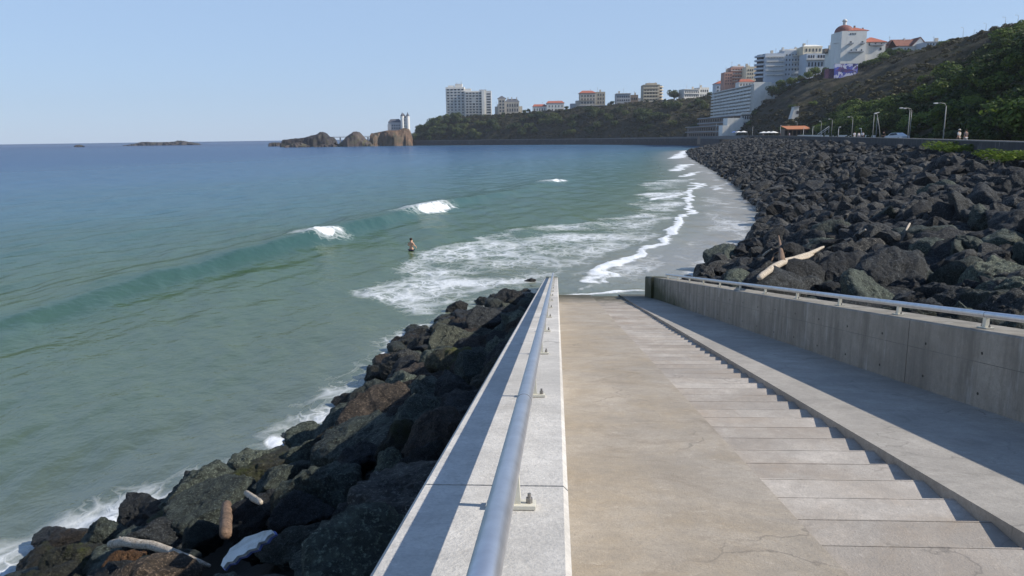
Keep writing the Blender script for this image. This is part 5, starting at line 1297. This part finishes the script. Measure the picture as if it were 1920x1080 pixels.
# people
SKINM = plain('skin', (0.52, 0.30, 0.20), 0.6, 0.08, 8.0)
def cloth(c): return plain('cloth', c, 0.9, 0.12, 6.0)
def skinned(name, J, Ed, mat, parent, sub=2):
    me = bpy.data.meshes.new(name); keys = list(J); me.from_pydata([J[k][0] for k in keys], [(keys.index(a), keys.index(c)) for a, c in Ed], []); me.materials.append(mat)
    o = bpy.data.objects.new(name, me); COL.objects.link(o); o.parent = parent
    sk = o.modifiers.new('skin', 'SKIN'); sk.use_smooth_shade = True
    if not me.skin_vertices: me.skin_vertices.new()
    for k, vtx in zip(keys, me.skin_vertices[0].data):
        r_ = J[k][1]; vtx.radius = r_ if hasattr(r_, '__len__') else (r_, r_); vtx.use_root = (k == keys[0])
    ss = o.modifiers.new('sub', 'SUBSURF'); ss.levels = ss.render_levels = sub
    return o
def person(loc, yaw, label, shirt, legs, hair=(0.03, 0.02, 0.015), hat=None, group=None, scale=1.0, stride=.18, armswing=.15, arms_up=0.0, bare=False, wading=0.0):
    root = empty('person', loc, yaw, label, 'person', group); root.scale = (scale,) * 3
    s = stride; a = armswing
    J = {'pelvis': ((0, 0, .95), (.15, .11)), 'waist': ((0, 0, 1.12), (.13, .10)), 'chest': ((0, -.01, 1.32), (.165, .115)), 'neck': ((0, 0, 1.48), .06), 'jaw': ((0, -.025, 1.565), (.068, .075)), 'head': ((0, -.01, 1.66), (.078, .092)), 'top': ((0, .0, 1.735), (.05, .06)),
         'nose': ((0, -.115, 1.615), .014)}
    E = [('pelvis', 'waist'), ('waist', 'chest'), ('chest', 'neck'), ('neck', 'jaw'), ('jaw', 'head'), ('head', 'top'), ('jaw', 'nose')]
    for q, n_ in ((-1, 'l'), (1, 'r')):
        f = s * q
        J.update({'hip' + n_: ((.09 * q, 0, .88), .095), 'knee' + n_: ((.10 * q, -f * .6 - .02, .49), .062), 'ankle' + n_: ((.10 * q, -f + .03, .08), .042), 'toe' + n_: ((.11 * q, -f - .15, .03), .032),
                  'sh' + n_: ((.185 * q, 0, 1.41), .062), 'elb' + n_: ((.25 * q, a * q * .4 + .03, 1.13 + arms_up * .25), .043), 'wr' + n_: ((.26 * q - .1 * arms_up * q, a * q - .12 - arms_up * .15, .90 + arms_up * .45), .030), 'palm' + n_: ((.26 * q - .12 * arms_up * q, a * q - .15 - arms_up * .2, .82 + arms_up * .5), (.038, .02))})
        E += [('pelvis', 'hip' + n_), ('hip' + n_, 'knee' + n_), ('knee' + n_, 'ankle' + n_), ('ankle' + n_, 'toe' + n_), ('chest', 'sh' + n_), ('sh' + n_, 'elb' + n_), ('elb' + n_, 'wr' + n_), ('wr' + n_, 'palm' + n_)]
        for fi, (dx, ln) in enumerate(((-.025, .065), (-.008, .075), (.009, .07), (.025, .055))):
            pp = J['palm' + n_][0]; J[f'f{fi}{n_}'] = ((pp[0] + .003 * q, pp[1] + dx, pp[2] - .03 - ln), .009); E.append(('palm' + n_, f'f{fi}{n_}'))
        pp = J['palm' + n_][0]; J['th' + n_] = ((pp[0] - .02 * q, pp[1] - .05, pp[2] - .03), .011); E.append(('palm' + n_, 'th' + n_))
    skinned('body', J, E, SKINM, root)
    def cl(nm, ks, es, col, grow, cut=None):
        JJ = {}
        for k in ks:
            p_, r_ = J[k]; r_ = r_ if hasattr(r_, '__len__') else (r_, r_)
            JJ[k] = (p_, (r_[0] + grow, r_[1] + grow))
        return skinned(nm, JJ, es, cloth(col), root)
    if not bare:
        cl('shirt', ['chest', 'waist', 'pelvis', 'shl', 'shr', 'elbl', 'elbr'], [('chest', 'waist'), ('waist', 'pelvis'), ('chest', 'shl'), ('chest', 'shr'), ('shl', 'elbl'), ('shr', 'elbr')], shirt, .022)
    cl('trousers', ['pelvis', 'hipl', 'hipr', 'kneel', 'kneer'] + ([] if bare else ['anklel', 'ankler']), [('pelvis', 'hipl'), ('pelvis', 'hipr'), ('hipl', 'kneel'), ('hipr', 'kneer')] + ([] if bare else [('kneel', 'anklel'), ('kneer', 'ankler')]), legs, .018)
    MB().lathe((0, .012, 1.60), [(.07, 0), (.098, .04), (.103, .09), (.088, .145), (.05, .175), (.01, .185)], 16).build('hair', plain('hair', hair, .8, .2, 20), root, True)
    if hat: MB().lathe((0, 0, 1.70), [(.19, 0), (.19, .015), (.11, .03), (.105, .10), (.07, .13), (.01, .135)], 18).build('hat', cloth(hat), root, True)
    return root
def walker(px, off, *a, **k):
    p = prom_pt(px, off); return person(p, *a, **k)
walker(1798, 1.6, R(200), 'walker in white top and pale sun hat behind the promenade wall', (0.5, 0.48, 0.45), (0.28, 0.24, 0.2), hat=(0.55, 0.52, 0.47))
walker(1813, 1.6, R(190), 'walker in dark grey-brown top beside the one in the sun hat', (0.16, 0.13, 0.13), (0.5, 0.5, 0.5))
walker(1602, 1.5, R(180), 'white-clad walker, leftmost of the group of three', (0.7, 0.7, 0.72), (0.62, 0.62, 0.62))
walker(1610, 1.6, R(185), 'white-clad walker in the middle of the group of three', (0.72, 0.7, 0.7), (0.2, 0.2, 0.25), scale=.95)
walker(1617.5, 1.4, R(170), 'white-clad walker, rightmost of the group of three', (0.66, 0.66, 0.7), (0.05, 0.05, 0.07))
walker(1657.5, 1.5, R(150), 'person in black clothes alone by the leaning pole', (0.02, 0.02, 0.022), (0.02, 0.02, 0.025))
walker(1463, 2.0, R(160), 'person in dark clothes standing in front of the cafe parasols', (0.03, 0.03, 0.05), (0.04, 0.04, 0.05))
walker(1480, 2.0, R(200), 'person in blue-grey clothes left of the orange awning', (0.25, 0.25, 0.32), (0.15, 0.15, 0.2), scale=1.05)
walker(1431, 2.4, R(160), 'person in grey clothes under the cafe parasols', (0.3, 0.27, 0.26), (0.1, 0.1, 0.1))
# swimmer standing waist-deep
sw = onz(771.5, 470); person((sw[0], sw[1], -0.86), R(150), 'bather standing waist-deep in the shallow water, seen from behind', (0, 0, 0), (0.03, 0.03, 0.05), bare=True, stride=.1, armswing=.05, arms_up=.55)

# car
def car(px, off):
    p = prom_pt(px, off); root = empty('car', p, R(-70), 'white car of which only the roof shows above the promenade wall', 'car')
    wp = plain('white_car_paint', (0.7, 0.7, 0.7), .3, .03, 1.0); 
    prof = [(-2.1, .35), (-2.1, .75), (-1.75, .9), (-1.0, .98), (-.45, 1.42), (.75, 1.46), (1.5, 1.02), (2.05, .92), (2.15, .6), (2.1, .35)]
    vs = [(x, -.85 if z < 1.1 else -.66, z) for x, z in prof] + [(x, .85 if z < 1.1 else .66, z) for x, z in prof]; n_ = len(prof)
    MB().add(vs, [tuple(range(n_)), tuple(range(2 * n_ - 1, n_ - 1, -1))] + [(i, n_ + i, n_ + (i + 1) % n_, (i + 1) % n_) for i in range(n_)]).build('body', wp, root)
    for sx in (-1, 1):
        MB().hexa([(-.75, sx * .83, 1.0), (1.15, sx * .83, 1.02), (1.15, sx * .845, 1.02), (-.75, sx * .845, 1.0)], [(-.42, sx * .69, 1.36), (.7, sx * .69, 1.4), (.7, sx * .705, 1.4), (-.42, sx * .705, 1.36)]).build('window', M['glass'], root)
        for x in (-1.3, 1.35):
            w = MB().tube([(x, sx * .72, .33), (x, sx * .9, .33)], .33, 18).build('wheel', plain('tyre', (.02, .02, .02), .9), root); MB().tube([(x, sx * .9, .33), (x, sx * .912, .33)], .19, 14).build('rim', M['steel'], w)
car(1680, 4.5)
# white low wall, stair rail, cafe
def along(px0, px1, off, n_=10): return [prom_pt(p, off)[:2] for p in np.linspace(px0, px1, n_)]
def uniq(P):
    o = [P[0]]
    for p in P[1:]:
        if np.linalg.norm(p - o[-1]) > .5: o.append(p)
    return o
pl = uniq(along(1640, 1484, 9.0, 12)); q = ribbon_wall(pl, .4, 5.5, [7.12] * len(pl)).build('low_wall', W_['bright'])
tag(q, 'low sunlit white wall behind the promenade near the white-clad walkers', 'wall')
sr = empty('stair_rail', prom_pt(1534, 6.5), 0, 'white sloping stair rail left of the short white post', 'railing')
u = (1553 - 1533) / F_PX * prom_pt(1534, 6.5)[1]
MB().tube([(0, 0, 1.2), (u, 0, 3.6)], .11, 6).tube([(0, 0, .6), (u, 0, 3.0)], .08, 6).build('rail', W_['bright'], sr)
for t in (0, .33, .66, 1.0): MB().tube([(u * t, 0, 0 + 1.6 * t), (u * t, 0, 1.2 + 2.4 * t)], .07, 6).build('post', W_['bright'], sr)
aw = prom_pt(1496, 9.0); kx = aw[1] / F_PX
cf = empty('kiosk', aw, 0, 'beach kiosk with wide rust-orange awning roof on the promenade', 'kiosk')
MB().box((0, 4, 1.5), (44 * kx, 5, 3.4)).build('wall', W_['brown'], cf)
MB().add([(-23 * kx, -2.0, 3.0), (23 * kx, -2.0, 3.0), (23 * kx, 6, 4.3), (-23 * kx, 6, 4.3), (-23 * kx, -2.0, 3.2), (23 * kx, -2.0, 3.2), (23 * kx, 6, 4.5), (-23 * kx, 6, 4.5)], [(3, 2, 1, 0), (4, 5, 6, 7), (0, 1, 5, 4), (1, 2, 6, 5), (2, 3, 7, 6), (3, 0, 4, 7)]).build('awning', plain('rust_awning', (0.38, 0.15, 0.07), .9, .15, .8), cf)
for k in range(6): MB().box(((-20 + 8 * k) * kx, 1.42, 1.7), (5 * kx, .14, 2.0)).build('opening', M['shade'], cf)
def parasol(px, off, label, col, rad=2.2, h=2.9):
    p = prom_pt(px, off); root = empty('parasol', p, 0, label, 'parasol', 'parasols of the promenade cafe')
    MB().tube([(0, 0, 0), (0, 0, h)], .04, 8).build('pole', M['lamp'], root)
    MB().lathe((0, 0, h - .7), [(rad, 0), (rad, .05), (rad * .55, .42), (.1, .75), (.02, .78)], 8).build('canopy', col, root)
    MB().lathe((0, 0, 0), [(.35, 0), (.35, .1), (.06, .14)], 12).build('base', M['conc'], root)
WC = plain('white_canvas', (0.75, 0.74, 0.7), .9, .05, 1.0); BC = plain('blue_canvas', (0.12, 0.22, 0.5), .9, .1, 1.0)
for px, lab, c in ((1385, 'widest white cafe parasol left of the white post', WC), (1394, 'white cafe parasol touching the widest one', WC), (1377, 'blue cafe parasol beside the widest white one', BC), (1432, 'white cafe parasol, left one of the right-hand three', WC), (1441, 'white cafe parasol, middle one of the right-hand three', WC), (1450, 'white cafe parasol, right one of the right-hand three', WC)):
    parasol(px, 6.0, lab, c, 2.4 if c is WC else 2.0, 2.6 if px > 1400 else 3.2)

# ------------------------------------------------------------------ driftwood and litter
def wood_mat(name, lo, hi, crack):
    m, nt, b_ = base_mat(name, .85, .2); v = coords(nt); f = noise(nt, v, 5, 7, .7, .8); g = noise(nt, v, 22, 5, .75, 1.5)
    c = mix(nt, ramp(nt, g, [(.36, .9), (.5, 0.0)]), ramp(nt, f, [(.3, lo), (.68, hi)]), crack)
    nt.links.new(c, b_.inputs['Base Color']); bump(nt, b_, g, .8, .03); return m
DW = wood_mat('bleached_driftwood', (0.34, 0.28, 0.21), (0.60, 0.54, 0.45), (0.10, 0.075, 0.05))
DWD = wood_mat('brown_driftwood', (0.12, 0.08, 0.055), (0.30, 0.20, 0.135), (0.04, 0.028, 0.02))
for p_ in ((300, 1040), (468, 1033), (1480, 495)): hit(*p_)
def wood(name, label, pts, rads, mat, fn, k=0.93, seed=0, extra=None):
    root = empty(name, (0, 0, 0), 0, label, 'driftwood')
    rng = random.Random(seed)
    def strip(pts, rads, nm):
        ds = [hit(x, y) or np.linalg.norm(march(x, y, fn) - EYE) for x, y in pts]
        px_ = [(pts[i][0] + (pts[i + 1][0] - pts[i][0]) * q, pts[i][1] + (pts[i + 1][1] - pts[i][1]) * q) for i in range(len(pts) - 1) for q in (0, .33, .66)] + [pts[-1]]
        dd2 = np.array([hit(x, y) or 99.0 for x, y in px_]); t2 = np.linspace(0, 1, len(px_))
        tt = np.linspace(0, 1, len(pts)); A_ = np.polyfit(tt, ds, 1); ln = np.polyval(A_, tt)
        ln = ln - min(0.45 if fn is z_mound else 1.2, max(0.0, float(np.max(np.polyval(A_, t2) - dd2 + np.mean(rads) * .5))))
        P = [Vector(EYE) + Vector(ray(x, y)).normalized() * float(l) for (x, y), l in zip(pts, ln)]
        Q, Rr = [], []
        for i in range(len(P) - 1):
            for t in (0, .25, .5, .75):
                j = Vector((rng.uniform(-1, 1), rng.uniform(-1, 1), rng.uniform(-1, 1))) * rads[i] * .07
                Q.append(P[i].lerp(P[i + 1], t) + j); Rr.append((rads[i] * (1 - t) + rads[i + 1] * t) * rng.uniform(.95, 1.05))
        Q.append(P[-1]); Rr.append(rads[-1])
        Q.insert(0, Q[0] + (Q[0] - Q[1]) * .12); Rr.insert(0, rads[0] * .45); Q.append(Q[-1] + (Q[-1] - Q[-2]) * .15); Rr.append(rads[-1] * .4)
        root_o = MB().tube(Q, Rr, 10).build(nm, mat, root, True); return root_o
    strip(pts, rads, 'trunk')
    for e in (extra or []): strip(*e, 'branch')
    return root
wood('driftwood_log', 'bleached crooked driftwood log lying on the boulders at the water edge', [(208, 1021), (232, 1016), (285, 1022), (325, 1038), (355, 1048), (393, 1061)], [.055, .066, .062, .06, .048, .02], DW, z_pile, (.89, .885, .875, .865, .86, .86), 1, [([(228, 1018), (224, 1008)], [.04, .02])])
wood('driftwood_stump', 'short upright weathered wood stump among the dark left boulders', [(422, 1000), (424, 970), (425, 947)], [.07, .075, .068], DWD, z_pile, (.88, .865, .85), 2)
wood('driftwood_stick', 'small pale broken stick on the boulder behind the wood stump', [(462, 924), (474, 934), (488, 942)], [.04, .05, .035], DW, z_pile, .92, 3)
wood('driftwood_branch', 'long pale forked driftwood branch on the rocks above the right wall', [(1425, 520), (1447, 503), (1470, 491), (1490, 486), (1515, 477), (1544, 463)], [.085, .10, .115, .12, .11, .05], DW, z_mound, (.895, .89, .885, .88, .875, .87), 4, [([(1490, 488), (1515, 482), (1528, 475)], [.09, .07, .03])])
wood('driftwood_root', 'brown upright driftwood root with twigs beside the long pale branch', [(1466, 490), (1464, 468), (1460, 442)], [.13, .09, .03], DWD, z_mound, (.89, .875, .86), 5, [([(1464, 480), (1472, 474)], [.05, .02]), ([(1464, 470), (1452, 476), (1446, 490)], [.05, .04, .03])])
wood('driftwood_stick', 'short pale stick on the rocks left of the driftwood root', [(1430, 480), (1438, 473), (1447, 467)], [.05, .06, .03], DW, z_mound, .90, 6)
wood('driftwood_stick', 'pale slanted stick on the right rocks above the long branch', [(1612, 438), (1622, 431)], [.05, .05], DW, z_mound, .90, 7)
wood('driftwood_stick', 'thin white bent stick high on the right boulder slope', [(1699, 432), (1703, 424), (1706, 419)], [.04, .05, .04], DW, z_mound, .91, 8)
def board():
    p = EYE + ray(468, 1033) / np.linalg.norm(ray(468, 1033)) * (min(hit(x_, y_) or 12.0 for x_, y_ in ((468, 1033), (440, 1045), (500, 1016), (480, 1040), (455, 1030))) - .10)
    root = empty('broken_board', p, 0, 'broken white foam board with blue underside lying on dark boulder', 'board')
    ex = Vector(RT) * .93 + Vector(UP) * .42; ex.normalize(); ez = (Vector((0, 0, 1)) * .8 - Vector(FWD) * .6); ez = (ez - ex * ez.dot(ex)).normalized(); ey = ez.cross(ex)
    out = [(-.42, -.07), (-.37, .0), (-.3, .03), (-.24, .08), (-.1, .095), (.02, .13), (.2, .115), (.3, .12), (.42, .10), (.44, .05), (.36, .03), (.31, -.02), (.22, -.015), (.18, -.075), (.06, -.06), (-.02, -.09), (-.12, -.07), (-.2, -.11), (-.30, -.08), (-.38, -.12)]
    def lay(z0, z1, g, nm, mat):
        mb = MB(); n_ = len(out); P = lambda x, y, z: tuple(ex * x * g * .66 + ey * y * g * .8 + ez * (z + .05 * math.cos(x * 3)))
        mb.add([P(x, y, z0) for x, y in out] + [P(x, y, z1) for x, y in out], [tuple(range(n_ - 1, -1, -1)), tuple(range(n_, 2 * n_))] + [(i, (i + 1) % n_, n_ + (i + 1) % n_, n_ + i) for i in range(n_)])
        mb.build(nm, mat, root)
    lay(.0, .045, .98, 'foam_core', plain('white_foam', (0.62, 0.63, 0.60), .8, .12, 5.0, dirt=(0.35, .32, .25))); lay(-.03, -.002, 1.02, 'underside', plain('blue_plastic', (0.16, 0.20, 0.45), .4, .15, 4.0))
board()

# ------------------------------------------------------------------ sea haze
hz = MB().box((0, 900, 70), (5200, 3000, 144)).build('haze', None)
hm = bpy.data.materials.new('haze'); hm.use_nodes = True; hn = hm.node_tree; hn.nodes.remove(hn.nodes['Principled BSDF'])
pv_ = hn.nodes.new('ShaderNodeVolumePrincipled'); pv_.inputs['Color'].default_value = (0.80, 0.88, 1.0, 1); pv_.inputs['Density'].default_value = 0.00010; pv_.inputs['Anisotropy'].default_value = 0.2
hn.links.new(pv_.outputs[0], hn.nodes['Material Output'].inputs['Volume']); hz.data.materials.append(hm); tag(hz, kind='stuff')
